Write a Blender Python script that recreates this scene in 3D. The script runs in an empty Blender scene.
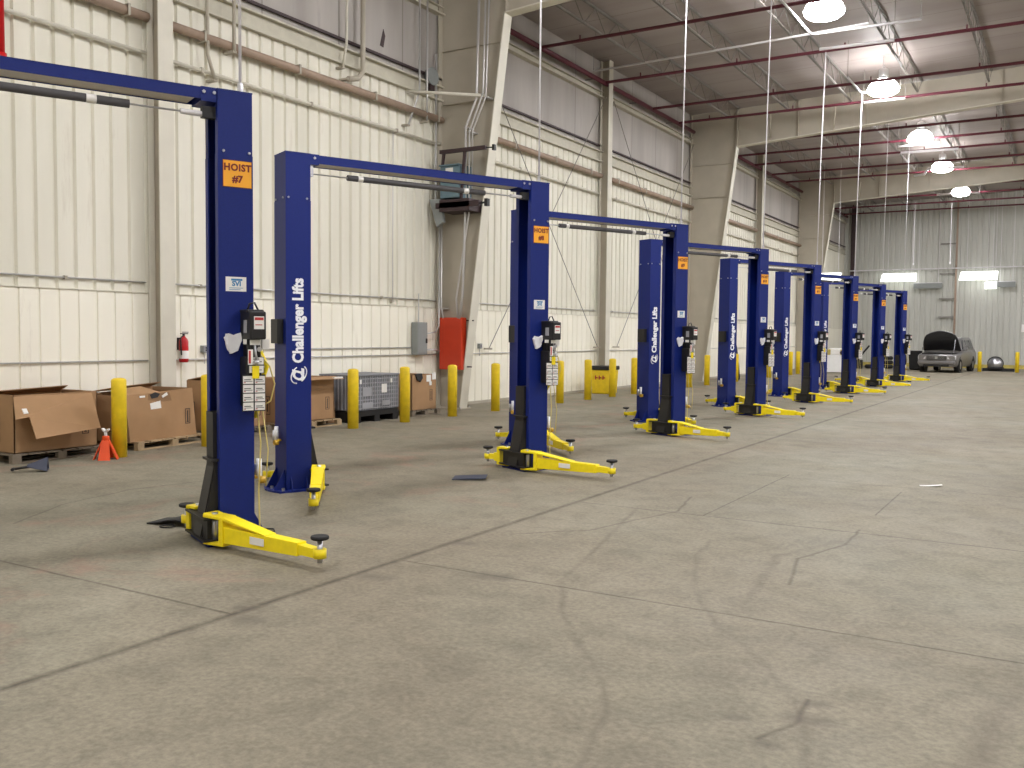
import bpy, bmesh, math, random
from mathutils import Vector, Matrix
random.seed(7)
PI = math.pi
R = math.radians
COL = bpy.context.scene.collection

# ------------------------------------------------------------------ materials
def lin(c):
    return tuple(((v/255)/12.92 if v/255 <= .04045 else (((v/255)+.055)/1.055)**2.4) for v in c)

def mat(name, rgb, rough=.5, metal=0., noise=0., nscale=6., bump=0., emit=None, strength=0., spec=.5):
    m = bpy.data.materials.new(name); m.use_nodes = True
    nt = m.node_tree; b = nt.nodes['Principled BSDF']
    c = lin(rgb)
    b.inputs['Base Color'].default_value = (*c, 1)
    b.inputs['Roughness'].default_value = rough
    b.inputs['Metallic'].default_value = metal
    b.inputs['Specular IOR Level'].default_value = spec
    tc = nt.nodes.new('ShaderNodeTexCoord')
    n = nt.nodes.new('ShaderNodeTexNoise'); n.inputs['Scale'].default_value = nscale
    n.inputs['Detail'].default_value = 4
    nt.links.new(tc.outputs['Object'], n.inputs['Vector'])
    cr = nt.nodes.new('ShaderNodeValToRGB')
    k = max(noise, .03)
    cr.color_ramp.elements[0].position = .3; cr.color_ramp.elements[1].position = .7
    cr.color_ramp.elements[0].color = (*[v*(1-k) for v in c], 1)
    cr.color_ramp.elements[1].color = (*[min(1, v*(1+k*.6)) for v in c], 1)
    nt.links.new(n.outputs['Fac'], cr.inputs['Fac'])
    nt.links.new(cr.outputs['Color'], b.inputs['Base Color'])
    if bump:
        bp = nt.nodes.new('ShaderNodeBump'); bp.inputs['Strength'].default_value = bump
        bp.inputs['Distance'].default_value = .01
        nt.links.new(n.outputs['Fac'], bp.inputs['Height']); nt.links.new(bp.outputs['Normal'], b.inputs['Normal'])
    if emit:
        b.inputs['Emission Color'].default_value = (*lin(emit), 1)
        b.inputs['Emission Strength'].default_value = strength
    return m

M = {}
M['blue'] = mat('lift_blue_paint', (9, 33, 112), .5, spec=.35, noise=.08, nscale=60)
M['blue_in'] = mat('lift_blue_steel', (14, 32, 92), .6, noise=.1)
M['yellow'] = mat('arm_yellow_paint', (250, 226, 20), .45, noise=.06, nscale=20)
M['bollard'] = mat('bollard_yellow_paint', (238, 205, 30), .5, noise=.1, nscale=9)
M['kerb'] = mat('worn_yellow_kerb', (190, 172, 90), .7, noise=.3, nscale=3)
M['black'] = mat('black_steel', (26, 25, 27), .5, noise=.15)
M['rubber'] = mat('black_rubber', (30, 29, 29), .8, noise=.15)
M['foam'] = mat('dark_grey_foam_sleeve', (84, 82, 84), .8)
M['white'] = mat('white_plastic', (235, 235, 235), .5)
M['bag'] = mat('white_film', (240, 240, 246), .35, bump=.3, nscale=20)
M['chrome'] = mat('zinc_plated_steel', (200, 200, 205), .3, .9)
M['tray'] = mat('galvanised_tray', (190, 185, 175), .45, .3)
M['signface'] = mat('sign_orange_yellow', (250, 176, 46), .5)
M['signink'] = mat('sign_dark_red_ink', (120, 30, 30), .6)
M['labelblue'] = mat('label_blue_ink', (60, 130, 180), .6)
M['ink'] = mat('black_ink', (40, 40, 45), .7)
M['redink'] = mat('red_ink', (190, 60, 60), .6)
M['lettering'] = mat('white_vinyl', (245, 246, 250), .4)
M['cord'] = mat('pale_yellow_cord', (214, 196, 120), .6)
M['conduit'] = mat('white_conduit', (225, 222, 225), .4)
M['emt'] = mat('galvanised_conduit', (200, 198, 196), .35, .5)
M['cream'] = mat('cream_steel_paint', (208, 203, 188), .6, noise=.06, nscale=2.5)
M['frame'] = mat('beige_steel_paint', (176, 168, 152), .6, noise=.08, nscale=1.5)
M['girt'] = mat('beige_green_girt', (190, 185, 168), .6, noise=.08)
M['pipe_brown'] = mat('dull_brown_pipe', (158, 136, 118), .6, noise=.12)
M['redpipe'] = mat('red_sprinkler_pipe', (92, 32, 46), .5, noise=.1)
M['joist'] = mat('grey_joist_paint', (132, 128, 122), .6, noise=.1)
M['card'] = mat('cardboard', (168, 132, 95), .85, noise=.06, nscale=5, bump=.1)
M['card_in'] = mat('cardboard_inner', (146, 114, 82), .9, noise=.06)
M['wood'] = mat('raw_pallet_wood', (176, 152, 118), .8, noise=.15, nscale=12)
M['woodgrey'] = mat('weathered_pallet_wood', (128, 116, 100), .85, noise=.15, nscale=12)
M['paper'] = mat('white_paper', (236, 234, 230), .7)
M['cratepl'] = mat('grey_plastic', (120, 122, 128), .55, noise=.05)
M['cratepl2'] = mat('light_grey_plastic', (160, 160, 165), .6)
M['orange'] = mat('orange_red_paint', (196, 56, 22), .5, noise=.05)
M['jack_orange'] = mat('bright_orange_paint', (232, 78, 18), .6, noise=.05)
M['redpaint'] = mat('red_paint', (190, 22, 28), .35)
M['panelgrey'] = mat('grey_enamel', (138, 142, 140), .5, noise=.04)
M['bluegrey'] = mat('blue_grey_enamel', (98, 122, 132), .5)
M['darkbrown'] = mat('dark_brown_steel', (58, 42, 44), .6)
M['brassy'] = mat('yellow_brown_knob', (190, 150, 40), .5)
M['mat_blue'] = mat('dark_blue_grey_rubber', (72, 76, 92), .7)
M['silver'] = mat('silver_car_paint', (136, 134, 134), .3, .6, noise=.02)
M['glass'] = mat('dark_window_glass', (30, 34, 38), .1)
M['lamp_lens'] = mat('lit_lamp_lens', (255, 250, 242), .4, emit=(252, 252, 255), strength=74)
M['lamp_top'] = mat('lit_lamp_reflector', (255, 250, 242), .4, emit=(255, 252, 250), strength=13)
M['tube'] = mat('lit_fluorescent_lens', (255, 255, 250), .4, emit=(250, 255, 250), strength=1.3)
M['headlight'] = mat('headlight_lens', (215, 215, 215), .15)
M['alu'] = mat('spun_aluminium', (190, 190, 190), .3, .8)

def floor_material():
    m = bpy.data.materials.new('concrete_floor'); m.use_nodes = True
    nt = m.node_tree; b = nt.nodes['Principled BSDF']; N = nt.nodes.new; L = nt.links.new
    geo = N('ShaderNodeNewGeometry'); sep = N('ShaderNodeSeparateXYZ'); L(geo.outputs['Position'], sep.inputs[0])
    def math_(op, a, b_=None, c_=None, clamp=False):
        n = N('ShaderNodeMath'); n.operation = op; n.use_clamp = clamp
        for i, v in enumerate((a, b_, c_)):
            if v is None: continue
            if isinstance(v, (int, float)): n.inputs[i].default_value = v
            else: L(v, n.inputs[i])
        return n.outputs[0]
    def noise(scale, detail=4, rough=.55, vec=None, dist=0):
        n = N('ShaderNodeTexNoise'); n.inputs['Scale'].default_value = scale; n.inputs['Detail'].default_value = detail
        n.inputs['Roughness'].default_value = rough; n.inputs['Distortion'].default_value = dist
        L(vec or geo.outputs['Position'], n.inputs['Vector']); return n.outputs['Fac']
    def ramp(f, stops):
        n = N('ShaderNodeValToRGB'); L(f, n.inputs['Fac'])
        els = n.color_ramp.elements
        while len(els) < len(stops): els.new(.5)
        for e, (p, c) in zip(els, stops):
            e.position = p; e.color = (*lin(c), 1) if isinstance(c, tuple) else (c, c, c, 1)
        return n.outputs['Color']
    def mixc(f, a, c, mode='MIX'):
        n = N('ShaderNodeMix'); n.data_type = 'RGBA'; n.blend_type = mode
        if isinstance(f, (int, float)): n.inputs[0].default_value = f
        else: L(f, n.inputs[0])
        for i, v in ((6, a), (7, c)):
            if isinstance(v, tuple): n.inputs[i].default_value = (*lin(v), 1)
            else: L(v, n.inputs[i])
        return n.outputs[2]
    base = ramp(noise(.45, 6, .6, dist=.4), [(.25, (110, 104, 89)), (.5, (133, 127, 110)), (.75, (155, 148, 131))])
    cloud = ramp(noise(.16, 5, .6, dist=1.0), [(.3, (132, 118, 101)), (.7, (141, 139, 123))])
    col = mixc(.45, base, cloud)
    fine = ramp(noise(28, 5, .7), [(.35, .78), (.65, 1.12)])
    col = mixc(1.0, col, fine, 'MULTIPLY')
    mid = ramp(noise(3.2, 6, .65, dist=.6), [(.3, .8), (.52, 1.0), (.75, 1.12)])
    col = mixc(1.0, col, mid, 'MULTIPLY')
    # dark small stains
    st = ramp(noise(2.1, 7, .7, dist=.8), [(.66, 0.), (.74, 1.)])
    col = mixc(math_('MULTIPLY', st, .35), col, (92, 82, 72))
    # pinkish dust patches around the near posts
    pk = ramp(noise(.8, 5, .6, dist=1.2), [(.56, 0.), (.7, 1.)])
    inx = math_('LESS_THAN', sep.outputs['X'], -4.6)
    col = mixc(math_('MULTIPLY', math_('MULTIPLY', pk, inx), .3), col, (168, 118, 104))
    wob = math_('SUBTRACT', noise(2.5, 4, .7), .5)
    # warped position used by the line marks
    wn = N('ShaderNodeTexNoise'); wn.inputs['Scale'].default_value = 3.5; wn.inputs['Detail'].default_value = 5
    L(geo.outputs['Position'], wn.inputs['Vector'])
    vs = N('ShaderNodeVectorMath'); vs.operation = 'SUBTRACT'; L(wn.outputs['Color'], vs.inputs[0]); vs.inputs[1].default_value = (.5, .5, .5)
    vm = N('ShaderNodeVectorMath'); vm.operation = 'SCALE'; L(vs.outputs[0], vm.inputs[0]); vm.inputs['Scale'].default_value = .06
    va = N('ShaderNodeVectorMath'); va.operation = 'ADD'; L(geo.outputs['Position'], va.inputs[0]); L(vm.outputs[0], va.inputs[1])
    warped = va.outputs[0]
    def line(axis, c, w, lo=None, hi=None, amp=.02):
        o = sep.outputs['X' if axis == 'x' else 'Y']; q = sep.outputs['Y' if axis == 'x' else 'X']
        d = math_('ABSOLUTE', math_('ADD', math_('SUBTRACT', o, c), math_('MULTIPLY', wob, amp)))
        v = math_('SUBTRACT', 1, math_('DIVIDE', d, w), clamp=True)
        if lo is not None: v = math_('MULTIPLY', v, math_('GREATER_THAN', q, lo))
        if hi is not None: v = math_('MULTIPLY', v, math_('LESS_THAN', q, hi))
        return v
    acc = line('x', -4.27, .05, amp=.03)
    for a in [line('y', 3.88, .02, None, -4.27), line('y', 8.45, .018, -4.27), line('y', 11.35, .014, -4.27), line('y', 5.5, .016, -4.27),
              line('y', 17.6, .014), line('y', 26, .016), line('y', 34.5, .016), line('y', 43, .02),
              line('x', -2.94, .012, 8.45, 11.6), line('x', -1.56, .012, 9.4, 11.0), line('y', 14.3, .012, -4.27), line('x', .3, .016, 8.45)]:
        acc = math_('MAXIMUM', acc, a)
    brk = ramp(noise(5, 4, .7), [(.3, .45), (.6, 1.)])
    col = mixc(math_('MULTIPLY', math_('MULTIPLY', acc, brk), .8), col, (62, 54, 47))
    # segments: tyre marks and cracks
    def seg(a, b_, w):
        pa = N('ShaderNodeVectorMath'); pa.operation = 'SUBTRACT'; L(warped, pa.inputs[0]); pa.inputs[1].default_value = (a[0], a[1], 0)
        bx, by = b_[0]-a[0], b_[1]-a[1]; ll = bx*bx+by*by
        dt = N('ShaderNodeVectorMath'); dt.operation = 'DOT_PRODUCT'; L(pa.outputs[0], dt.inputs[0]); dt.inputs[1].default_value = (bx/ll, by/ll, 0)
        h = math_('ADD', dt.outputs['Value'], 0, clamp=True)
        sc = N('ShaderNodeVectorMath'); sc.operation = 'SCALE'; sc.inputs[0].default_value = (bx, by, 0); L(h, sc.inputs['Scale'])
        df = N('ShaderNodeVectorMath'); df.operation = 'DISTANCE'; L(pa.outputs[0], df.inputs[0]); L(sc.outputs[0], df.inputs[1])
        return math_('SUBTRACT', 1, math_('DIVIDE', df.outputs['Value'], w), clamp=True)
    def poly(pts, w):
        r = None
        for a, b_ in zip(pts, pts[1:]):
            s = seg(a, b_, w); r = s if r is None else math_('MAXIMUM', r, s)
        return r
    tyre = poly([(-3.66, 8.64), (-3.14, 6.43), (-2.97, 5.66), (-2.64, 5.03), (-2.3, 4.57), (-1.92, 4.11), (-1.75, 3.78), (-1.6, 3.2)], .035)
    for pts, w in [([(-2.52, 7.47), (-2.44, 6.89), (-2.11, 5.91), (-1.69, 5.18), (-1.47, 4.97), (-1.1, 4.44), (-.94, 4.1), (-.82, 3.6)], .035),
                   ([(-.05, 5.8), (-.15, 5.23), (-.24, 4.54), (-.27, 3.9)], .1), ([(-1.5, 8.3), (-1.9, 7.2), (-1.75, 6.0)], .06)]:
        tyre = math_('MAXIMUM', tyre, poly(pts, w))
    tb = ramp(noise(1.6, 4, .7), [(.35, .2), (.65, 1.)])
    col = mixc(math_('MULTIPLY', math_('MULTIPLY', tyre, tb), .42), col, (82, 72, 64))
    crack = poly([(-4.03, 6.75), (-3.55, 7.27), (-3.23, 8.54), (-3.4, 9.37)], .022)
    for pts in [[(-1.55, 8.59), (-1.54, 7.9), (-1.75, 7.2), (-1.6, 6.4)], [(-7.9, 4.7), (-8.4, 5.5), (-8.6, 6.4), (-8.3, 8)], [(-1.07, 3.84), (-.98, 4.1), (-1.0, 4.4)]]:
        crack = math_('MAXIMUM', crack, poly(pts, .022))
    col = mixc(math_('MULTIPLY', crack, .55), col, (66, 56, 48))
    blob = None
    for x, y, r in [(-4.15, 5.02, .12), (-4.23, 6.21, .1), (-3.49, 5.48, .13), (-4.15, 3.85, .1), (-4.35, 4.0, .07), (-1.0, 4.15, .1), (-1.0, 4.35, .07), (-1.05, 3.8, .06), (-1.25, 4.0, .05), (-5.2, 10.6, .15)]:
        s = seg((x, y), (x+r, y+.02), r); blob = s if blob is None else math_('MAXIMUM', blob, s)
    col = mixc(math_('MULTIPLY', blob, .5), col, (88, 80, 74))
    L(col, b.inputs['Base Color'])
    rr = ramp(noise(.9, 5, .6), [(.3, .55), (.7, .75)]); L(rr, b.inputs['Roughness'])
    b.inputs['Specular IOR Level'].default_value = .16
    bp = N('ShaderNodeBump'); bp.inputs['Strength'].default_value = .12; bp.inputs['Distance'].default_value = .01
    L(noise(14, 6, .7), bp.inputs['Height']); L(bp.outputs['Normal'], b.inputs['Normal'])
    return m

def streaky(name, c1, c2, axis_scale=(1, 1, .15), seam=None, rough=.6, stain=(150, 132, 104), stain_amt=.35):
    """sheet metal with vertical run marks; optional vertical seams of a pitch along an axis"""
    m = bpy.data.materials.new(name); m.use_nodes = True
    nt = m.node_tree; b = nt.nodes['Principled BSDF']; N = nt.nodes.new; L = nt.links.new
    geo = N('ShaderNodeNewGeometry'); mp = N('ShaderNodeMapping'); mp.inputs['Scale'].default_value = axis_scale
    L(geo.outputs['Position'], mp.inputs[0])
    n1 = N('ShaderNodeTexNoise'); n1.inputs['Scale'].default_value = 1.3; n1.inputs['Detail'].default_value = 6; L(mp.outputs[0], n1.inputs['Vector'])
    r1 = N('ShaderNodeValToRGB'); r1.color_ramp.elements[0].position = .3; r1.color_ramp.elements[1].position = .7
    r1.color_ramp.elements[0].color = (*lin(c1), 1); r1.color_ramp.elements[1].color = (*lin(c2), 1)
    L(n1.outputs['Fac'], r1.inputs['Fac'])
    n2 = N('ShaderNodeTexNoise'); n2.inputs['Scale'].default_value = 2.6; n2.inputs['Detail'].default_value = 7; n2.inputs['Roughness'].default_value = .7
    L(mp.outputs[0], n2.inputs['Vector'])
    r2 = N('ShaderNodeValToRGB'); r2.color_ramp.elements[0].position = .58; r2.color_ramp.elements[1].position = .75
    r2.color_ramp.elements[0].color = (0, 0, 0, 1); r2.color_ramp.elements[1].color = (stain_amt,)*3+(1,)
    L(n2.outputs['Fac'], r2.inputs['Fac'])
    mx = N('ShaderNodeMix'); mx.data_type = 'RGBA'; L(r2.outputs['Color'], mx.inputs[0]); L(r1.outputs['Color'], mx.inputs[6]); mx.inputs[7].default_value = (*lin(stain), 1)
    out = mx.outputs[2]
    if seam:
        ax, pitch, w = seam
        sp = N('ShaderNodeSeparateXYZ'); L(geo.outputs['Position'], sp.inputs[0])
        a = N('ShaderNodeMath'); a.operation = 'PINGPONG'; L(sp.outputs[ax], a.inputs[0]); a.inputs[1].default_value = pitch/2
        g = N('ShaderNodeMath'); g.operation = 'LESS_THAN'; L(a.outputs[0], g.inputs[0]); g.inputs[1].default_value = w
        f = N('ShaderNodeMath'); f.operation = 'MULTIPLY'; L(g.outputs[0], f.inputs[0]); f.inputs[1].default_value = .45
        m2 = N('ShaderNodeMix'); m2.data_type = 'RGBA'; L(f.outputs[0], m2.inputs[0]); L(out, m2.inputs[6]); m2.inputs[7].default_value = (*lin((96, 88, 80)), 1)
        out = m2.outputs[2]
    L(out, b.inputs['Base Color']); b.inputs['Roughness'].default_value = rough
    b.inputs['Specular IOR Level'].default_value = .3
    return m

M['floor'] = floor_material()
M['wall_low'] = streaky('cream_liner_panel', (236, 231, 214), (244, 240, 226))
M['wall_mid'] = streaky('beige_ribbed_panel', (214, 210, 194), (230, 226, 212), stain=(160,146,122), stain_amt=.35)
M['wall_top'] = streaky('grey_insulation_panel', (160, 154, 148), (184, 178, 172), seam=('Y', 2.04, .02), stain=(132, 124, 120), stain_amt=.5)
M['wall_end'] = streaky('grey_ribbed_panel', (184, 184, 176), (200, 200, 193), stain=(130, 124, 112))
M['deck'] = streaky('roof_blanket', (152, 142, 138), (168, 159, 155), axis_scale=(.15, 1, 1), seam=('Y', 1.52, .015), stain=(140, 130, 122), stain_amt=.3)

# ------------------------------------------------------------------ mesh builder
class MB:
    def __init__(self):
        self.bm = bmesh.new(); self.mi = 0
    def _tag(self, faces):
        for f in faces: f.material_index = self.mi
    def box(self, x0, x1, y0, y1, z0, z1, mtx=None):
        vs = [self.bm.verts.new(Vector(p)) for p in ((x0, y0, z0), (x1, y0, z0), (x1, y1, z0), (x0, y1, z0), (x0, y0, z1), (x1, y0, z1), (x1, y1, z1), (x0, y1, z1))]
        if mtx:
            for v in vs: v.co = mtx @ v.co
        self._tag([self.bm.faces.new([vs[i] for i in f]) for f in ((3, 2, 1, 0), (4, 5, 6, 7), (0, 1, 5, 4), (1, 2, 6, 5), (2, 3, 7, 6), (3, 0, 4, 7))])
        return vs
    def cyl(self, p0, p1, r, seg=12, r2=None, caps=True):
        p0, p1 = Vector(p0), Vector(p1); r2 = r if r2 is None else r2
        d = (p1-p0).normalized(); u = d.orthogonal().normalized(); w = d.cross(u)
        A = [self.bm.verts.new(p0+(u*math.cos(2*PI*i/seg)+w*math.sin(2*PI*i/seg))*r) for i in range(seg)]
        B = [self.bm.verts.new(p1+(u*math.cos(2*PI*i/seg)+w*math.sin(2*PI*i/seg))*r2) for i in range(seg)]
        fs = [self.bm.faces.new((A[i], A[(i+1) % seg], B[(i+1) % seg], B[i])) for i in range(seg)]
        for f in fs: f.smooth = seg > 8
        if caps: fs += [self.bm.faces.new(A[::-1]), self.bm.faces.new(B)]
        self._tag(fs)
    def tube(self, pts, r, seg=8):
        pts = [Vector(p) for p in pts]; rings = []; u = None
        for i, p in enumerate(pts):
            d = ((pts[min(i+1, len(pts)-1)]-pts[max(i-1, 0)])).normalized()
            u = d.orthogonal().normalized() if u is None else (u-d*u.dot(d)).normalized()
            w = d.cross(u)
            rings.append([self.bm.verts.new(p+(u*math.cos(2*PI*k/seg)+w*math.sin(2*PI*k/seg))*r) for k in range(seg)])
        fs = []
        for A, B in zip(rings, rings[1:]):
            for k in range(seg):
                f = self.bm.faces.new((A[k], A[(k+1) % seg], B[(k+1) % seg], B[k])); f.smooth = True; fs.append(f)
        fs += [self.bm.faces.new(rings[0][::-1]), self.bm.faces.new(rings[-1])]
        self._tag(fs)
    def lathe(self, prof, c=(0, 0, 0), seg=24, cap=True):
        rings = [[self.bm.verts.new((c[0]+r*math.cos(2*PI*k/seg), c[1]+r*math.sin(2*PI*k/seg), c[2]+z)) for k in range(seg)] for r, z in prof]
        fs = []
        for A, B in zip(rings, rings[1:]):
            for k in range(seg):
                f = self.bm.faces.new((A[k], A[(k+1) % seg], B[(k+1) % seg], B[k])); f.smooth = True; fs.append(f)
        if cap: fs += [self.bm.faces.new(rings[0][::-1]), self.bm.faces.new(rings[-1])]
        self._tag(fs)
    def prism(self, pts, off):
        """polygon pts (3D) extruded by vector off"""
        off = Vector(off); A = [self.bm.verts.new(Vector(p)) for p in pts]; B = [self.bm.verts.new(Vector(p)+off) for p in pts]; n = len(A)
        fs = [self.bm.faces.new(A[::-1]), self.bm.faces.new(B)]+[self.bm.faces.new((A[i], A[(i+1) % n], B[(i+1) % n], B[i])) for i in range(n)]
        self._tag(fs)
    def torus(self, c, axis, R_, r, seg=28, s2=10):
        axis = Vector(axis).normalized(); u = axis.orthogonal().normalized(); w = axis.cross(u); c = Vector(c)
        rings = []
        for i in range(seg):
            a = 2*PI*i/seg; d = u*math.cos(a)+w*math.sin(a)
            rings.append([self.bm.verts.new(c+d*(R_+r*math.cos(2*PI*k/s2))+axis*r*math.sin(2*PI*k/s2)) for k in range(s2)])
        fs = []
        for i in range(seg):
            A, B = rings[i], rings[(i+1) % seg]
            for k in range(s2):
                f = self.bm.faces.new((A[k], A[(k+1) % s2], B[(k+1) % s2], B[k])); f.smooth = True; fs.append(f)
        self._tag(fs)
    def build(self, name, m, parent=None, bevel=0., loc=None):
        bmesh.ops.recalc_face_normals(self.bm, faces=self.bm.faces)
        me = bpy.data.meshes.new(name); self.bm.to_mesh(me); self.bm.free()
        for x in (m if isinstance(m, (list, tuple)) else [m]): me.materials.append(x)
        o = bpy.data.objects.new(name, me); COL.objects.link(o)
        if parent: o.parent = parent
        if loc: o.location = loc
        if bevel:
            b = o.modifiers.new('bevel', 'BEVEL'); b.width = bevel; b.segments = 2; b.limit_method = 'ANGLE'
        return o

def tag(o, label, cat, group=None, kind=None):
    if label: o['label'] = label
    if cat: o['category'] = cat
    if group: o['group'] = group
    if kind: o['kind'] = kind
    return o
def thing(name, label, cat, loc=(0, 0, 0), rz=0, group=None):
    o = bpy.data.objects.new(name, None); COL.objects.link(o); o.location = loc; o.rotation_euler = (0, 0, rz); o.empty_display_size = .2
    return tag(o, label, cat, group)
def struct(name, mb, m, **k):
    o = mb.build(name, m, **k); o['kind'] = 'structure'; return o
def copy_tree(o, parent=None):
    c = o.copy(); COL.objects.link(c)
    if parent: c.parent = parent
    for ch in list(o.children): copy_tree(ch, c)
    return c

def text_mesh(name, s, size, m, parent, mtx, offset=.0, extrude=.001, sx=1., spacing=1.):
    cu = bpy.data.curves.new(name+'_curve', 'FONT'); cu.body = s; cu.size = size; cu.offset = offset; cu.extrude = extrude
    cu.align_x = 'CENTER'; cu.align_y = 'CENTER'; cu.space_character = spacing; cu.resolution_u = 3
    t = bpy.data.objects.new(name, cu); COL.objects.link(t)
    dg = bpy.context.evaluated_depsgraph_get(); me = bpy.data.meshes.new_from_object(t.evaluated_get(dg))
    bpy.data.objects.remove(t)
    me.transform(mtx @ Matrix.Diagonal((sx, 1, 1, 1))); me.materials.clear(); me.materials.append(m); me.name = name
    o = bpy.data.objects.new(name, me); COL.objects.link(o); o.parent = parent
    return o

# ------------------------------------------------------------------ camera
F, YAW, PITCH, ROLL, H = 932.24, .54, .0522, .0094, 1.6906
fw = Vector((-math.sin(YAW)*math.cos(PITCH), math.cos(YAW)*math.cos(PITCH), -math.sin(PITCH)))
rt = Vector((math.cos(YAW), math.sin(YAW), 0)); up = rt.cross(fw)
r2 = rt*math.cos(ROLL)+up*math.sin(ROLL); u2 = -rt*math.sin(ROLL)+up*math.cos(ROLL)
cam = bpy.data.cameras.new('camera'); co = bpy.data.objects.new('camera', cam); COL.objects.link(co)
mw = Matrix((r2, u2, -fw)).transposed().to_4x4(); mw.translation = (0, 0, H); co.matrix_world = mw
cam.sensor_width = 36; cam.lens = 36*F/1024; cam.clip_end = 300; cam.clip_start = .05
bpy.context.scene.camera = co

# ------------------------------------------------------------------ room
XW, YB, YE, XR = -12.6, -7.0, 62.0, 24.6
mb = MB(); mb.box(XW-.3, XR+.3, YB-.3, YE+.3, -.2, 0); struct('floor', mb, M['floor'])
RZ = lambda x: 10.05+.03*(min(x, 6.0)-XW)-(.03*(x-6.0) if x > 6 else 0)

mb = MB()
for a, b in ((XW-.3, 6.0), (6.0, XR+.3)):
    mb.prism([(a, YB-.3, RZ(a)), (b, YB-.3, RZ(b)), (b, YB-.3, RZ(b)+.2), (a, YB-.3, RZ(a)+.2)], (0, YE-YB+.6, 0))
struct('ceiling', mb, M['deck'])

def ribbed(mb, axis, const, a, b, z0, z1, pitch, gw, depth, slope, inward):
    """grooved sheet: flats with trapezoid grooves; axis 'y' wall of constant x, axis 'x' wall of constant y"""
    prof = []; t = a
    while t < b:
        e = min(t+pitch, b)
        prof += [(t, 0), (e-gw-2*slope, 0), (e-gw-slope, -depth), (e-slope, -depth)]
        t += pitch
    prof.append((b, 0))
    def P(t, d, z): return (const+inward*d, t, z) if axis == 'y' else (t, const+inward*d, z)
    lo = [mb.bm.verts.new(P(t, d, z0)) for t, d in prof]; hi = [mb.bm.verts.new(P(t, d, z1)) for t, d in prof]
    mb._tag([mb.bm.faces.new((lo[i], lo[i+1], hi[i+1], hi[i])) for i in range(len(lo)-1)])

mb = MB()
mb.mi = 0; ribbed(mb, 'y', XW+.03, YB, YE, 0, 2.30, .3048, .018, .022, .008, 1)
mb.mi = 1; ribbed(mb, 'y', XW, YB, YE, 2.31, 7.15, .3048, .034, .045, .022, 1)
mb.mi = 2; mb.box(XW-.1, XW-.02, YB, YE, 7.1, 10.4)
mb.box(XW-.2, XW-.1, YB-.2, YE+.2, 0, 10.4)
struct('wall_left', mb, [M['wall_low'], M['wall_mid'], M['wall_top']])
mb = MB(); ribbed(mb, 'x', YE, XW, XR, 0, 11, .3048, .05, .045, .03, -1); mb.box(XW-.3, XR+.3, YE+.1, YE+.3, 0, 11.2)
struct('wall_end', mb, M['wall_end'])
mb = MB(); mb.box(XR, XR+.2, YB-.3, YE+.3, 0, 10.6); struct('wall_right', mb, M['wall_mid'])
mb = MB(); mb.box(XW-.3, XR+.3, YB-.3, YB-.1, 0, 11); struct('wall_back', mb, M['wall_mid'])
# trims on the left wall (broken by nothing: they run behind the columns)
mb = MB(); mb.box(XW-.04, XW+.05, YB, YE, 2.30, 2.312); struct('trim_1', mb, M['cream'])
mb = MB(); mb.box(XW-.02, XW+.1, YB, YE, 7.0, 7.04); mb.box(XW-.02, XW+.02, YB, YE, 7.04, 7.3); mb.box(XW-.02, XW+.12, YB, YE, 7.3, 7.33); struct('trim_2', mb, M['girt'])
mb = MB(); mb.box(XW-.02, XW+.14, YB, YE, 8.92, 8.96); mb.box(XW-.02, XW+.02, YB, YE, 8.96, 9.1); mb.box(XW-.02, XW+.1, YB, YE, 9.1, 9.12); struct('trim_3', mb, M['girt'])
mb = MB(); mb.box(XW+.01, XW+.06, YB, YE, 7.47, 7.52); struct('trim_4', mb, M['darkbrown'])
mb = MB(); mb.box(XW+.3, XR, YE-.12, YE-.06, 0, .22); struct('baseboard_end', mb, M['kerb'])
mb = MB(); mb.box(XW+.02, XW+.07, YB, YE-.1, 0, .07); struct('baseboard_left', mb, M['frame'])

# pipes and rails along the left wall
def wall_pipe(name, label, cat, y0, y1, z, r, m, x=None, group=None, hangers=None):
    x = XW+.02+r+.06 if x is None else x
    mb = MB(); mb.cyl((x, y0, z), (x, y1, z), r, 12); t = mb.build(name, m)
    tag(t, label, cat, group)
    if hangers:
        y = y0+.7
        while y < y1-.2:
            h = MB(); h.box(XW, x+r+.012, y, y+.04, z-r-.012, z-r); h.box(x+r, x+r+.012, y, y+.04, z-r, z+r+.01); h.box(XW, x+r+.012, y, y+.04, z+r, z+r+.012)
            h.build('pipe_bracket', M['frame'], t); y += hangers
    return t
bays = [('before the nearest roof post', -6.8, 9.7), ('from the nearest post to the first tapered column', 10.05, 17.6),
        ('from the first tapered column to the second post', 17.85, 25.95), ('from the second post to the second tapered column', 26.4, 33.9),
        ('from the second tapered column to the third post', 34.15, 42.3), ('in the far bays past the third wall post', 42.75, 50.2)]
for nm, a, b in bays:
    wall_pipe('wall_pipe', 'brown wall pipe '+nm, 'pipe', a, b, 6.56, .075, M['pipe_brown'], x=XW+.13, group='brown pipes on the left wall', hangers=2.2)
    wall_pipe('thin_rail', 'thin cream wall rail '+nm, 'rail', a, b, 6.02, .03, M['cream'], x=XW+.09, group='thin cream rails on the left wall', hangers=2.6)
    wall_pipe('wall_conduit', 'thin grey conduit above the seam '+nm, 'conduit', a, b, 2.47, .014, M['emt'], x=XW+.03, group='grey conduits above the panel seam', hangers=2.4)
    wall_pipe('wall_conduit', 'thin grey waist-height conduit '+nm, 'conduit', a, b, 1.24, .012, M['emt'], x=XW+.06, group='grey conduits at waist height')
wall_pipe('wall_conduit', 'second low grey conduit, above the boxes, ending at the grey breaker box', 'conduit', 11.2, 16.55, 1.4, .012, M['emt'], x=XW+.06)

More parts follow.
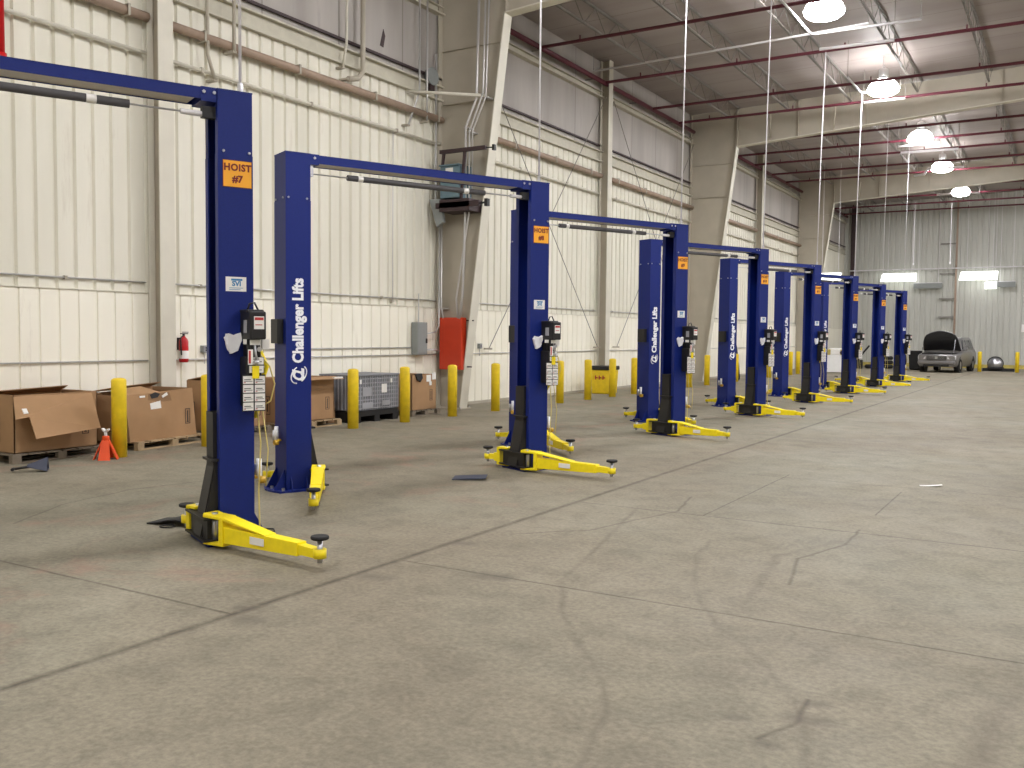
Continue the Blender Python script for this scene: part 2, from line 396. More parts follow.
# roof posts on the wall
def wall_post(y, which):
    t = thing('wall_post', 'cream H-section steel post on the left wall, '+which, 'post', (XW, y, 0), group='wall posts')
    m = MB(); m.box(.04, .06, -.13, .13, 0, RZ(XW)-.02); m.box(.32, .34, -.14, .14, 0, RZ(XW)-.02); m.build('flange', M['cream'], t)
    m = MB(); m.box(.06, .32, -.01, .01, 0, RZ(XW)-.02); m.build('web', M['frame'], t)
    m = MB(); m.box(.02, .4, -.2, .2, 0, .02); m.build('base_plate', M['frame'], t)
    m = MB(); m.cyl((.375, -.09, .0), (.375, -.09, .04), .02, 6); m.cyl((.375, .09, .0), (.375, .09, .04), .02, 6); m.build('anchor_bolt', M['chrome'], t)
wall_post(9.87, 'the nearest, with the fire extinguisher beside it')
wall_post(26.15, 'behind the yellow bin, halfway down the row')
wall_post(42.5, 'the farthest, past the second tapered column')

# rigid frames
def rigid_frame(y, which):
    t = thing('rigid_frame', 'beige tapered steel column and roof girder, '+which, 'steel frame', (0, y, 0), group='rigid frames')
    inner = lambda z: -11.93+z/8.7*1.12
    zt = 8.7
    m = MB(); m.prism([(XW+.06, -.008, 0), (inner(0), -.008, 0), (inner(zt), -.008, zt), (inner(zt), -.008, RZ(-10.8)-.02), (XW+.06, -.008, RZ(XW)-.02)], (0, .016, 0))
    for z in (6.9, 8.1): m.box(XW+.1, inner(z)-.02, -.07, .07, z, z+.015)
    m.build('column_web', M['frame'], t)
    m = MB(); m.prism([(inner(0), -.15, 0), (inner(0)+.025, -.15, 0), (inner(zt)+.025, -.15, zt), (inner(zt), -.15, zt)], (0, .3, 0)); m.build('inner_flange', M['cream'], t)
    m = MB(); m.box(XW+.03, XW+.06, -.15, .15, 0, RZ(XW)-.02); m.build('outer_flange', M['frame'], t)
    bot = [(-10.8, 8.7), (-4.5, 9.12), (-1.5, 9.32), (6.0, 9.55), (13.5, 9.32), (22.8, 8.7)]
    top = [(x, RZ(x)-.03) for x in (22.8, 6.0, -10.8)]
    m = MB(); m.prism([(x, -.008, z) for x, z in bot+top], (0, .016, 0))
    for x in (-8.6, -6.3, -2.2, 1.8): 
        z0 = 8.7+(x+10.8)*.07 if x < -1.5 else 9.35
        m.box(x-.01, x+.01, -.1, .1, z0+.02, RZ(x)-.05)
    m.build('rafter_web', M['frame'], t)
    m = MB(); m.prism([(x, -.15, z) for x, z in bot]+[(x, -.15, z-.03) for x, z in bot[::-1]], (0, .3, 0)); m.build('rafter_flange', M['cream'], t)
    m = MB(); m.prism([(-10.81, -.01, 8.72), (-10.79, -.01, 8.72), (-10.79, -.01, RZ(-10.8)-.03), (-10.81, -.01, RZ(-10.8)-.03)], (0, -.1, 0)); m.build('knee_stiffener', M['frame'], t)
    for x in (-9.6, -7.4): 
        m = MB(); m.tube([(x, 0, 8.9), (x+.25, -.9, 9.52)], .02, 6); m.build('flange_brace', M['cream'], t)
    m = MB(); m.box(XW+.02, inner(0)+.1, -.22, .22, 0, .02); m.build('base_plate', M['frame'], t)
    m = MB()
    for dy in (-.19, .19): m.cyl((inner(0)+.06, dy, 0), (inner(0)+.06, dy, .05), .02, 6)
    m.build('anchor_bolt', M['chrome'], t)
    return t
FY = [17.7, 34.0, 50.3]
for y, w in zip(FY, ('the nearest, carrying the orange panel', 'the middle one, behind the fourth lift', 'the farthest, beyond the far lifts')): rigid_frame(y, w)

# end wall posts
for x, w in ((-12.05, 'dark brown, in the far left corner'), (-6.1, 'rust brown, behind the silver car')):
    t = thing('end_wall_post', 'thin steel post up the far end wall, '+w, 'post', (x, YE, 0))
    mm = M['darkbrown'] if x < -10 else M['pipe_brown']
    m = MB(); m.box(-.13 if x < -10 else -.05, .13 if x < -10 else .05, -.22, -.06, 0, 10.0); m.build('shaft', mm, t)
    for z in (3.0, 4.1, 5.6, 7.4):
        if x > -10:
            m = MB(); m.box(-.9, -.05, -.2, -.12, z, z+.07); m.build('bracket_arm', M['joist'], t)
t = tag(None or MB().build('end_wall_rail', M['conduit']), '', '')if False else None
mb = MB(); mb.cyl((XW+.4, YE-.3, 5.95), (8, YE-.3, 5.95), .035, 8); o = mb.build('hanging_rail', M['conduit']); tag(o, 'thin white rail running across the far end wall above the lit fixtures', 'rail')
for x in (-11, -7, -3, 1, 5):
    mb = MB(); mb.box(x, x+.03, YE-.33, YE-.04, 5.95, 5.99); mb.build('rail_bracket', M['conduit'], o)

# lit and unlit fixtures hung before the end wall
def strip_fixture(x, w, z, lit, label, skew=0., yy=None, hgt=.26):
    t = thing('fluorescent_fixture', label, 'light fixture', (x, YE-.55 if yy is None else yy, z), group='strip fixtures before the end wall')
    m = MB(); m.prism([(-w/2-skew, -.12, -.22), (w/2-skew*.2, -.12, -.22), (w/2, -.12, hgt), (-w/2, -.12, hgt)], (0, -.04, 0)); m.build('lens' if lit else 'panel', M['tube'] if lit else M['panelgrey'], t)
    m = MB(); m.box(-w/2, w/2, -.12, .1, hgt-.03, hgt+.03); m.build('housing', M['conduit'], t)
    for s in (-1, 1):
        m = MB(); m.cyl((s*w*.35, 0, hgt), (s*w*.35, 0, RZ(x)-z-.02), .012, 6); m.build('hanger', M['conduit'], t)
strip_fixture(-9.2, 1.95, 5.42, True, 'lit white strip fixture on the far wall, between the last two lifts', .12)
strip_fixture(-4.8, 1.95, 5.42, True, 'lit white strip fixture on the far wall, above and right of the car', .12)
strip_fixture(-10.2, 1.1, 4.72, True, 'lit white strip fixture nearer than the others, seen between two lift crossbeams', .05, 47.0, .12)
strip_fixture(-7.6, 1.6, 4.98, False, 'unlit grey strip fixture above the silver car', 0, YE-.35, .1)
strip_fixture(-3.4, .95, 4.98, False, 'unlit grey strip fixture at the right edge of the far wall', 0, YE-.35, .1)
strip_fixture(-4.2, .62, 4.9, True, 'small bright fixture under the right-hand strip fixture', 0, YE-.35, .16)
for px in (-7.75, -5.75):
    pass

# ------------------------------------------------------------------ roof joists
def roof_joist(x, y0, y1, label, group):
    zt = RZ(x)-.06; zb = zt-.55
    m = MB()
    for dx in (-.03, .012):
        m.box(x+dx, x+dx+.018, y0, y1, zt, zt+.05); m.box(x+dx, x+dx+.018, y0+.9, y1-.9, zb, zb+.045)
    n = int((y1-y0-1.8)/.61/2)*2; s = (y1-y0-1.8)/n
    pts = [(y0+.05, zt)]+[(y0+.9+i*s, zb+.02 if i % 2 == 0 else zt+.02) for i in range(n+1)]+[(y1-.05, zt)]
    for (a, za), (b, zb2) in zip(pts, pts[1:]): m.cyl((x, a, za), (x, b, zb2), .012, 5, caps=False)
    o = m.build('roof_joist', M['joist']); tag(o, label, 'roof joist', group)
spans = [(9.8, 17.65, 'over the bay before the first girder'), (17.75, 33.95, 'between the first and second girders'), (34.05, 50.25, 'between the second and third girders'), (50.35, 61.8, 'between the last girder and the end wall')]
JX = [-10.75+2.06*i for i in range(12)]
for a, b, w in spans:
    for x in JX: roof_joist(x, a, b, 'grey open-web roof joist '+w, 'roof joists '+w)

# ------------------------------------------------------------------ sprinkler pipes
PY = [21.95, 25.9, 29.6, 32.0, 36.5, 38.95, 41.3, 44.1, 46.6, 51.3, 54.2, 57.3, 60.2]
for i, y in enumerate(PY):
    w = 'before the second girder' if y < 34 else ('between the second and third girders' if y < 50.3 else 'past the last girder')
    m = MB(); z = 9.33
    m.cyl((XW+.22, y, z), (14, y, z), .045, 8)
    for k in range(9):
        xx = -11.2+k*2.9; m.cyl((xx, y, z), (xx, y, z+.14), .022, 6)
    o = m.build('sprinkler_pipe', M['redpipe']); tag(o, 'dark red sprinkler branch pipe crossing under the roof '+w, 'pipe', 'sprinkler branch pipes '+w)
    for xx in (-10.75, -6.63, -2.51, 1.61, 5.73):
        h = MB(); h.cyl((xx, y, z), (xx, y, RZ(xx)-.58), .008, 5); h.build('hanger_rod', M['joist'], o)
for a, b, w in ((18.2, 33.7, 'in the bay before the middle tapered column'), (34.3, 50, 'past the middle tapered column'), (50.6, 61.5, 'in the last bay at the end wall')):
    m = MB(); m.cyl((XW+.22, a, 9.33), (XW+.22, b, 9.33), .07, 10); o = m.build('sprinkler_main', M['redpipe']); tag(o, 'thick red sprinkler main on the wall top '+w, 'pipe', 'sprinkler mains')
    y = a+.5
    while y < b:
        h = MB(); h.box(XW-.02, XW+.22, y, y+.03, 9.24, 9.27); h.build('pipe_hanger', M['joist'], o); y += 3.2
m = MB(); m.cyl((-12.45, 7.33, 5.35), (-12.45, 7.33, 10.0), .075, 12); m.cyl((-12.45, 7.33, 5.27), (-12.45, 7.33, 5.4), .1, 12)
o = m.build('standpipe', M['redpaint']); tag(o, 'bright red vertical pipe end at the top left edge of the picture', 'pipe')
m = MB(); m.box(XW, -12.4, 7.28, 7.38, 5.6, 5.64); m.build('pipe_bracket', M['frame'], o)

# ------------------------------------------------------------------ high bay lamps
def make_lamp():
    t = thing('high_bay_lamp', 'x', 'lamp')
    m = MB(); m.lathe([(.10, .52), (.14, .5), (.15, .3), (.11, .24)], seg=16); m.build('ballast_housing', M['alu'], t)
    m = MB(); m.lathe([(.12, .24), (.2, .22), (.2, .2), (.12, .2)], seg=16); m.build('collar', M['alu'], t)
    m = MB(); m.lathe([(.16, .21), (.30, .15), (.41, .03), (.46, -.1)], seg=20, cap=False); m.build('reflector', M['lamp_top'], t)
    m = MB(); m.lathe([(.46, -.1), (.44, -.17), (.34, -.24), (.2, -.28), (.02, -.29)], seg=20); m.build('lens', M['lamp_lens'], t)
    m = MB(); m.cyl((0, 0, .5), (0, 0, .9), .012, 6); m.torus((0, 0, .56), (0, 1, 0), .04, .008, 12, 6); m.build('hook', M['chrome'], t)
    return t
lamp0 = make_lamp(); used = False
vis = {22.6: 'nearest of the five lit high bay lamps in view, at the top edge', 30.5: 'second nearest high bay lamp, before the second girder', 38.6: 'third high bay lamp, just past the second girder',
       45.6: 'fourth high bay lamp, over its bent white conduit', 53.6: 'farthest and smallest high bay lamp, past the last girder'}
for x in (-5.2, 4.6, 14.4):
    for y in (-1.4, 6.6, 14.6, 22.6, 30.5, 38.6, 45.6, 53.6):
        if x > 10 and y in (-1.4, 14.6, 30.5, 45.6): continue
        o = lamp0 if not used else copy_tree(lamp0); used = True
        o.location = (x, y, RZ(x)-.9)
        if x < 0 and y in vis: o['label'] = vis[y]+', glowing white'
        elif x < 0: o['label'] = 'lit high bay lamp of the lift row, above the picture over %s' % {-1.4: 'the back', 6.6: 'the first lift', 14.6: 'the second lift'}[y]
        elif x < 10: o['label'] = 'lit high bay lamp of the middle row out of frame to the right'
        else: o['label'] = 'lit high bay lamp of the far right row out of frame'
        o['group'] = 'high bay lamps'

# white conduit runs near the lamps
def run(label, pts, r=.03):
    m = MB(); m.tube(pts, r, 8); o = m.build('white_conduit', M['conduit']); tag(o, label, 'conduit', 'white conduits under the roof')
    for p in (pts[0], pts[-1]):
        h = MB(); h.cyl(p, (p[0], p[1], RZ(p[0])-.02), .008, 5); h.build('hanger_rod', M['joist'], o)
Zc = 9.2
run('bent white conduit beside the nearest high bay lamp', [(-5.82, 20.6, Zc), (-5.8, 23.8, Zc), (-5.7, 23.95, Zc), (-3.3, 24.05, Zc)])
run('straight white conduit just past the nearest high bay lamp', [(-5.9, 25.25, Zc), (-4.1, 25.4, Zc)], .04)
run('bent white conduit beside the second high bay lamp', [(-5.8, 28.3, Zc), (-5.8, 30.2, Zc), (-5.7, 30.35, Zc), (-4.7, 30.4, Zc)])
run('straight white conduit just past the second high bay lamp', [(-5.96, 31.55, Zc), (-4.73, 31.6, Zc)], .04)
run('white conduit under the third high bay lamp', [(-6.1, 39.35, Zc), (-4.6, 39.3, Zc)], .04)
run('longer white conduit just past the third high bay lamp', [(-6.2, 40.7, Zc), (-4.1, 40.9, Zc)], .05)
run('z-bent white conduit under the fourth high bay lamp', [(-6.5, 46.7, Zc), (-6.05, 46.5, Zc), (-5.7, 45.0, Zc), (-4.3, 45.3, Zc)], .05)
run('short white conduit under the farthest high bay lamp', [(-6.3, 53.3, Zc), (-4.3, 53.5, Zc)], .05)
run('long cream conduit across the bay behind the first tapered column', [(XW+.2, 25.2, 9.5), (-7, 24.9, 9.5), (-4.6, 24.7, 9.5)], .03)

# ------------------------------------------------------------------ lifts
A_ANG = R(65)
XI, XO, YD, HL = 1.436, 1.716, .17, 3.6
def rotm(): # text on an aisle-side face: text x -> +x local, text y -> +z, normal -> -y
    return Matrix(((1, 0, 0, 0), (0, 0, -1, 0), (0, 1, 0, 0), (0, 0, 0, 1)))
def vert_text(x, z): # reads bottom to top: text x -> +z, text y -> -x, normal -> -y
    return Matrix(((0, -1, 0, x), (0, 0, -1, -YD-.002), (1, 0, 0, z), (0, 0, 0, 1)))

def channel(m, s, z0, z1, g=0., cap=False):
    """open steel channel; s=+1 post A (opens toward -x), s=-1 post B"""
    def bx(a, b, c, d, e, f):
        m.box(min(s*a, s*b), max(s*a, s*b), c, d, e, f)
    bx(XO-.01-g, XO-g, -YD+g, YD-g, z0, z1)
    bx(XI+g, XO-.01-g, -YD+g, -YD+.01+g, z0, z1); bx(XI+g, XO-.01-g, YD-.01-g, YD-g, z0, z1)
    bx(XI+g, XI+.01+g, -YD+.01+g, -YD+.07, z0, z1); bx(XI+g, XI+.01+g, YD-.07, YD-.01-g, z0, z1)
    if cap: bx(XI, XO, -YD, YD, z1-.01, z1)

def make_column(t, s):
    m = MB(); channel(m, s, .02, 3.1); c = m.build('column', M['blue'], t)
    m = MB(); channel(m, s, 3.1, HL, .003, True); m.build('column_extension', M['blue'], c)
    m = MB()
    pl = [(XI-.12, -YD-.08), (XO+.1, -YD-.08), (XO+.16, -.05), (XO+.16, .05), (XO+.1, YD+.08), (XI-.12, YD+.08)]
    m.prism([(s*x, y, 0) for x, y in pl], (0, 0, .02)); m.build('base_plate', M['blue'], c)
    for y in (-.12, .12):
        m = MB(); m.prism([(s*XO, y-.005, .02), (s*(XO+.12), y-.005, .02), (s*XO, y-.005, .24)], (0, .01, 0)); m.build('gusset', M['blue'], c)
    for x in (XI+.06, XO-.05):
        for q in (-1, 1):
            m = MB(); m.prism([(s*x-.005, q*YD, .02), (s*x-.005, q*(YD+.06), .02), (s*x-.005, q*YD, .16)], (.01, 0, 0)); m.build('gusset', M['blue'], c)
    for x, y in ((XI-.06, -YD-.04), (XO+.05, -YD-.04), (XO+.1, 0), (XO+.05, YD+.04), (XI-.06, YD+.04)): m = MB(); m.cyl((s*x, y, .02), (s*x, y, .05), .018, 6); m.build('anchor_bolt', M['chrome'], c)
    for z in (3.12, ):
        for x in (XI+.045, XO-.03): m = MB(); m.cyl((s*x, -YD-.012, z), (s*x, -YD, z), .011, 6); m.build('joint_bolt', M['chrome'], c)
        for y in (-.11, .11): m = MB(); m.cyl((s*XO, y, z), (s*(XO+.012), y, z), .011, 6); m.build('joint_bolt', M['chrome'], c)
    m = MB(); m.box(min(s*(XO-.04), s*(XO-.03)), max(s*(XO-.04), s*(XO-.03)), -.02, .02, .9, 3.3); m.build('lifting_cable', M['tray'], c)
    return c

def make_carriage(t, s):
    m = MB()
    def bx(a, b, c, d, e, f): m.box(min(s*a, s*b), max(s*a, s*b), c, d, e, f)
    bx(XI-.03, XO-.06, -.09, .09, .05, 1.05)
    for y in (-.115, .10):
        m.prism([(s*(XI+.03), y, .74), (s*(XI-.01), y, .66), (s*(XI-.13), y, .06), (s*(XI+.02), y, .06)], (0, .015, 0))
    m.prism([(s*(XI-.01), -.1, .66), (s*(XI-.02), -.1, .66), (s*(XI-.14), -.1, .06), (s*(XI-.13), -.1, .06)], (0, .2, 0))
    bx(XI-.06, XI+.03, -.14, .1, .66, .68)
    bx(XI-.16, XI+.02, -.27, .27, .045, .06); bx(XI-.16, XI+.02, -.27, .27, .215, .23); bx(XI-.12, XI-.0, -.23, .23, .06, .215)
    c = m.build('carriage', M['black'], t)
    for y in (-.19, .19):
        m = MB(); m.cyl((s*(XI-.06), y*1.2, .03), (s*(XI-.06), y*1.2, .27), .024, 10); m.build('arm_pin', M['chrome'], c)

def make_arm(t, p, q, label=False):
    p = Vector((p[0], p[1], 0)); q = Vector((q[0], q[1], 0)); d = q-p; Ln = d.length; a = math.atan2(d.y, d.x)
    mt = Matrix.Translation(p) @ Matrix.Rotation(a, 4, 'Z')
    m = MB(); L1 = min(Ln*.84, Ln-.16) if Ln > .5 else Ln*.6
    # outer arm: tapered box section with raised top rail
    st = .15 if Ln > .9 else min(.1, Ln*.3)
    def quad(x0, x1, w0, w1, zb0, zb1, zt0, zt1):
        vs = m.box(0, 1, 0, 1, 0, 1)
        for v, (x, w, z) in zip(vs, ((x0, -w0, zb0), (x1, -w1, zb1), (x1, w1, zb1), (x0, w0, zb0), (x0, -w0, zt0), (x1, -w1, zt1), (x1, w1, zt1), (x0, w0, zt0))): v.co = mt @ Vector((x, w, z))
    quad(st, L1, .058, .046, .055, .075, .185, .175)
    quad(-.06, st+.02, .075, .07, .235, .235, .258, .258); quad(-.06, st+.02, .075, .07, .02, .03, .04, .055)
    quad(st-.02, st+.03, .07, .07, .03, .03, .258, .25)
    if Ln > .9:
        quad(st, Ln*.55, .065, .055, .235, .175, .258, .185); quad(-.06, .0, .07, .07, .235, .235, .27, .262)
    o = m.build('swing_arm', M['yellow'], t, bevel=.004)
    m = MB()
    quad(L1-.1, Ln-.03, .038, .034, .09, .085, .165, .15)
    m.cyl(mt @ Vector((Ln, 0, .085)), mt @ Vector((Ln, 0, .15)), .048, 14)
    m.build('arm_extension', M['yellow'], o)
    m = MB(); m.cyl(mt @ Vector((Ln, 0, .05)), mt @ Vector((Ln, 0, .215)), .02, 10); m.build('pad_screw', M['chrome'], o)
    m = MB(); m.lathe([(.03, .212), (.06, .22), (.066, .226), (.066, .24), (.06, .246)], c=tuple(mt @ Vector((Ln, 0, 0))), seg=20); m.build('lift_pad', M['rubber'], o)
    if Ln > .9:
        m = MB()
        vs = m.box(0, 1, 0, 1, 0, 1); x0, x1 = Ln*.42, Ln*.55
        for v, (x, w, z) in zip(vs, ((x0, -.067, .10), (x1, -.064, .10), (x1, -.060, .10), (x0, -.060, .10), (x0, -.067, .155), (x1, -.064, .155), (x1, -.060, .155), (x0, -.060, .155))): v.co = mt @ Vector((x, w, z))
        m.build('arm_label', M['paper'], o)
    return o

def pad_rack(t, s, x, y, z):
    m = MB(); m.box(min(s*x, s*(x+.04)), max(s*x, s*(x+.04)), y-.05, y+.05, z-.02, z)
    o = m.build('adapter_rack', M['brassy'], t)
    m = MB(); m.cyl((s*(x+.05), y-.035, z-.03), (s*(x+.05), y-.035, z+.14), .022, 12); m.build('pad_adapter', M['white'], o)
    m = MB(); m.cyl((s*(x+.05), y+.035, z-.03), (s*(x+.05), y+.035, z+.09), .018, 12); m.build('pad_adapter', M['chrome'], o)
    m = MB(); m.cyl((s*(x+.04), y-.07, z-.03), (s*(x+.09), y-.07, z-.03), .03, 10); m.build('knob', M['brassy'], o)

def make_lift(var=0):
    t = thing('two_post_lift', 'x', 'car lift')
    cA = make_column(t, 1); cB = make_column(t, -1)
    make_carriage(t, 1); make_carriage(t, -1)
    # black lock covers on the outer back faces
    m = MB(); m.box(-XO-.07, -XO, -.1, .1, 1.58, 1.84); m.build('lock_cover', M['black'], t, bevel=.006)
    m = MB(); m.box(XO, XO+.05, -.06, .1, 1.6, 1.8); m.build('lock_cover', M['black'], t, bevel=.006)
    # lettering on post B
    text_mesh('brand_lettering', 'Challenger Lifts', .165, M['lettering'], cB, vert_text(-1.578, 1.825), offset=.007, sx=.865)
    lg = text_mesh('brand_logo', 'CL', .17, M['lettering'], cB, vert_text(-1.575, 1.255) @ Matrix(((1, .25, 0, 0), (0, 1, 0, 0), (0, 0, 1, 0), (0, 0, 0, 1))), offset=.009, sx=.7, spacing=.85)
    m = MB()
    for a0, a1 in ((50, 200), (235, 350)):
        pts = []
        for k in range(13):
            a = R(a0+(a1-a0)*k/12); u, w = .098*math.cos(a), .062*math.sin(a)
            c, sn = math.cos(R(-24)), math.sin(R(-24)); u, w = u*c-w*sn, u*sn+w*c
            pts.append((-1.575-w*1.25, -YD-.002, 1.25+u))
        m.tube(pts, .0065, 5)
    m.build('logo_ring', M['lettering'], cB)
    # overhead beam
    m = MB(); m.box(-XI-.02, XI+.02, -.15, -.142, 3.505, 3.595); m.box(-XI-.02, XI+.02, .10, .108, 3.505, 3.595); m.box(-XI-.02, XI+.02, -.15, .108, 3.587, 3.595)
    m.box(XI-.12, XI+.0, -.155, .115, 3.49, 3.6); m.box(-XI, -XI+.10, -.155, .115, 3.49, 3.6)
    b = m.build('overhead_beam', M['blue'], t)
    m = MB(); m.box(-XI+.1, XI-.16, -.14, .1, 3.512, 3.52); m.build('hose_tray', M['tray'], b)
    m = MB()
    for x in (XI-.02, XI-.1): m.cyl((x, -.165, 3.56), (x, -.15, 3.56), .014, 6)
    m.cyl((-XI+.05, -.165, 3.56), (-XI+.05, -.15, 3.56), .014, 6); m.build('beam_bolt', M['chrome'], b)
    # shut-off bar
    m = MB(); m.cyl((-XI+.02, -.09, 3.4), (XI-.02, -.09, 3.4), .008, 8); s = m.build('shutoff_bar', M['chrome'], t)
    m = MB(); m.cyl((-.98, -.09, 3.4), (.80, -.09, 3.4), .032, 14); m.build('foam_sleeve', M['foam'], s)
    m = MB(); m.cyl((-.86, -.09, 3.4), (-.80, -.09, 3.4), .034, 14); m.build('sleeve_label', M['paper'], s)
    m = MB(); m.cyl((.50, -.09, 3.4), (.57, -.09, 3.4), .034, 14); m.build('sleeve_label', M['paper'], s)
    m = MB(); m.cyl((XI-.26, -.09, 3.4), (XI-.05, -.09, 3.4), .022, 10); m.build('rod_sleeve', M['conduit'], s)
    m = MB(); m.box(XI-.10, XI+.01, -.12, -.06, 3.37, 3.46); m.build('limit_switch', M['black'], s)
    m = MB(); m.box(-XI-.01, -XI+.05, -.12, -.06, 3.37, 3.5); m.build('bar_bracket', M['chrome'], s)
    # power unit
    y0 = -YD
    m = MB(); m.box(1.605, 1.735, -.42, y0, 1.64, 1.86); m.box(1.60, 1.74, -.36, y0, 1.845, 1.875)
    pu = m.build('power_unit', M['black'], t, bevel=.012)
    m = MB(); m.cyl((1.67, -.30, 1.50), (1.67, -.30, 1.66), .055, 16); m.box(1.63, 1.71, -.34, y0, 1.5, 1.6); m.build('pump_body', M['black'], pu)
    m = MB(); m.tube([(1.62, -.3, 1.86), (1.64, -.3, 1.92), (1.68, -.3, 1.93), (1.71, -.3, 1.87)], .008, 6); m.build('handle_loop', M['black'], pu)
    m = MB(); m.box(1.60, 1.73, -.33, y0, 1.1, 1.5); m.build('oil_tank', M['black'], pu, bevel=.012)
    m = MB(); m.box(1.565, 1.75, -.345, -.335, 1.07, 1.36); m.box(1.61, 1.74, -.345, -.335, 1.37, 1.50); plq = m.build('label_board', M['black'], pu)
    for i, z in enumerate((1.078, 1.148, 1.218, 1.288)):
        for x0, x1 in ((1.57, 1.652), (1.664, 1.745)):
            m = MB(); m.box(x0, x1, -.349, -.345, z, z+.062); m.mi = 1
            m.box(x0+.008, x1-.02, -.3505, -.349, z+.03, z+.036); m.box(x0+.008, x1-.008, -.3505, -.349, z+.018, z+.022); m.mi = 2; m.box(x0+.006, x0+.02, -.3505, -.349, z+.008, z+.014)
            m.build('warning_label', [M['paper'], M['ink'], M['redink']], pu)
    for z in (1.375, 1.44):
        m = MB(); m.box(1.62, 1.735, -.349, -.345, z, z+.056); m.mi = 1; m.box(1.64, 1.70, -.3505, -.349, z+.04, z+.048); m.box(1.64, 1.72, -.3505, -.349, z+.02, z+.025); m.build('warning_label', [M['paper'], M['ink']], pu)
    m = MB(); m.box(1.635, 1.715, -.424, -.42, 1.72, 1.82); m.mi = 1; m.box(1.64, 1.71, -.4255, -.424, 1.79, 1.812); m.box(1.645, 1.70, -.4255, -.424, 1.75, 1.757); m.build('motor_label', [M['paper'], M['redink']], pu)
    m = MB(); m.box(1.601, 1.605, -.34, -.27, 1.69, 1.79); m.build('rating_plate', M['cratepl2'], pu)
    m = MB(); m.box(1.62, 1.70, -.37, -.365, 1.595, 1.635); m.box(1.60, 1.604, -.34, -.26, 1.6, 1.64); m.build('pump_label', M['paper'], pu)
    m = MB(); m.cyl((1.70, -.36, 1.56), (1.70, -.30, 1.56), .02, 12); m.tube([(1.66, -.36, 1.60), (1.665, -.37, 1.52), (1.68, -.365, 1.46)], .009, 6); m.cyl((1.66, -.37, 1.47), (1.68, -.37, 1.45), .02, 10); m.build('release_lever', M['chrome'], pu)
    m = MB(); m.box(1.60, 1.64, -.38, -.376, 1.44, 1.56); m.mi = 1; m.box(1.605, 1.622, -.381, -.38, 1.45, 1.55); m.build('red_striped_tag', [M['paper'], M['redink']], pu)
    m = MB(); m.box(1.64, 1.695, -.362, -.357, 1.33, 1.43); m.build('yellow_tag', M['yellow'], pu)
    m = MB(); m.box(1.742, 1.80, -.30, -.27, 1.56, 1.64); m.build('wire_nut_bag', M['paper'], pu)
    # hose and cords on the outer side
    m = MB(); m.tube([(1.74, -.2, 1.58), (1.77, -.22, 1.5), (1.80, -.24, 1.42), (1.77, -.2, 1.3), (1.78, -.16, 1.15), (1.75, -.1, 1.0)], .02, 8); m.build('yellow_hose', M['yellow'], t)
    m = MB(); m.tube([(1.74, -.25, 1.52), (1.82, -.25, 1.42), (1.86, -.25, 1.28), (1.83, -.24, 1.14), (1.77, -.22, 1.1)], .006, 6)
    m.tube([(1.73, -.2, 1.1), (1.76, -.2, .8), (1.745, -.19, .4), (1.75, -.2, .03), (1.79, -.2, .008)], .006, 6)
    m.tube([(1.76, -.24, 1.08), (1.80, -.26, .75), (1.78, -.26, .45)], .005, 6); m.build('hanging_cord', M['cord'], t)
    pad_rack(t, 1, XO, -.1, .52); pad_rack(t, -1, XO, .03, .55)
    # small maker label
    m = MB(); m.box(1.492, 1.657, -YD-.003, -YD, 2.02, 2.135); m.mi = 1; m.box(1.535, 1.625, -YD-.004, -YD-.003, 2.105, 2.12); m.box(1.52, 1.63, -YD-.004, -YD-.003, 2.045, 2.049); m.box(1.52, 1.61, -YD-.004, -YD-.003, 2.032, 2.036)
    ml = m.build('maker_label', [M['paper'], M['labelblue']], t)
    mm = rotm(); mm.translation = (1.578, -YD-.004, 2.08); text_mesh('label_lettering', 'SVI', .055, M['labelblue'], ml, mm, offset=.002)
    # number sign plate
    m = MB(); m.box(1.478, 1.702, -YD-.006, -YD, 2.845, 3.05); m.mi = 1; m.box(1.474, 1.706, -YD-.004, -YD, 2.841, 3.054); m.build('number_sign', [M['signface'], M['signink']], t)
    # arms
    pa, pb, ra, rb = [((1.79, -1.36), (-1.95, -1.5), (1.33, .41), (-1.72, .42)), ((1.79, -1.36), (-1.95, -1.5), (1.26, .5), (-1.72, .42)), ((1.6, -1.25), (-1.8, -1.5), (1.24, .55), (-1.66, .55))][var]
    make_arm(t, (1.38, -.23), pa); make_arm(t, (-1.38, -.23), pb)
    make_arm(t, (1.38, .23), ra); make_arm(t, (-1.38, .23), rb)
    # electric cord loop on the floor
    m = MB(); m.tube([(1.76, -.12, .02), (1.84, -.05, .01), (1.95, .02, .01), (1.98, .12, .01), (1.9, .18, .01), (1.8, .15, .01)], .007, 6); m.build('floor_cord', M['rubber'], t)
    return t
ORD = ['nearest', 'second nearest', 'third nearest', 'fourth', 'fifth', 'sixth', 'seventh', 'farthest']
LDESC = ['blue two-post car lift signed HOIST #7, the nearest, left post out of frame',
         'blue two-post car lift, second nearest, its left post boldly lettered beside the boxes',
         'blue two-post car lift, third in the row, left post hidden behind the second',
         'blue two-post car lift, fourth in the row, before the middle tapered column',
         'blue two-post car lift, fifth in the row from the camera',
         'blue two-post car lift, sixth in the row from the camera',
         'blue two-post car lift, seventh in the row, next to last',
         'blue two-post car lift, farthest and smallest of the row']
protos = {}
def lift_place(k): return (-6.555, 3.915+4.944*k, 0)
def world(k, x, y, z=0):
    o = lift_place(k); return (o[0]+x*math.cos(A_ANG)-y*math.sin(A_ANG), o[1]+x*math.sin(A_ANG)+y*math.cos(A_ANG), z)
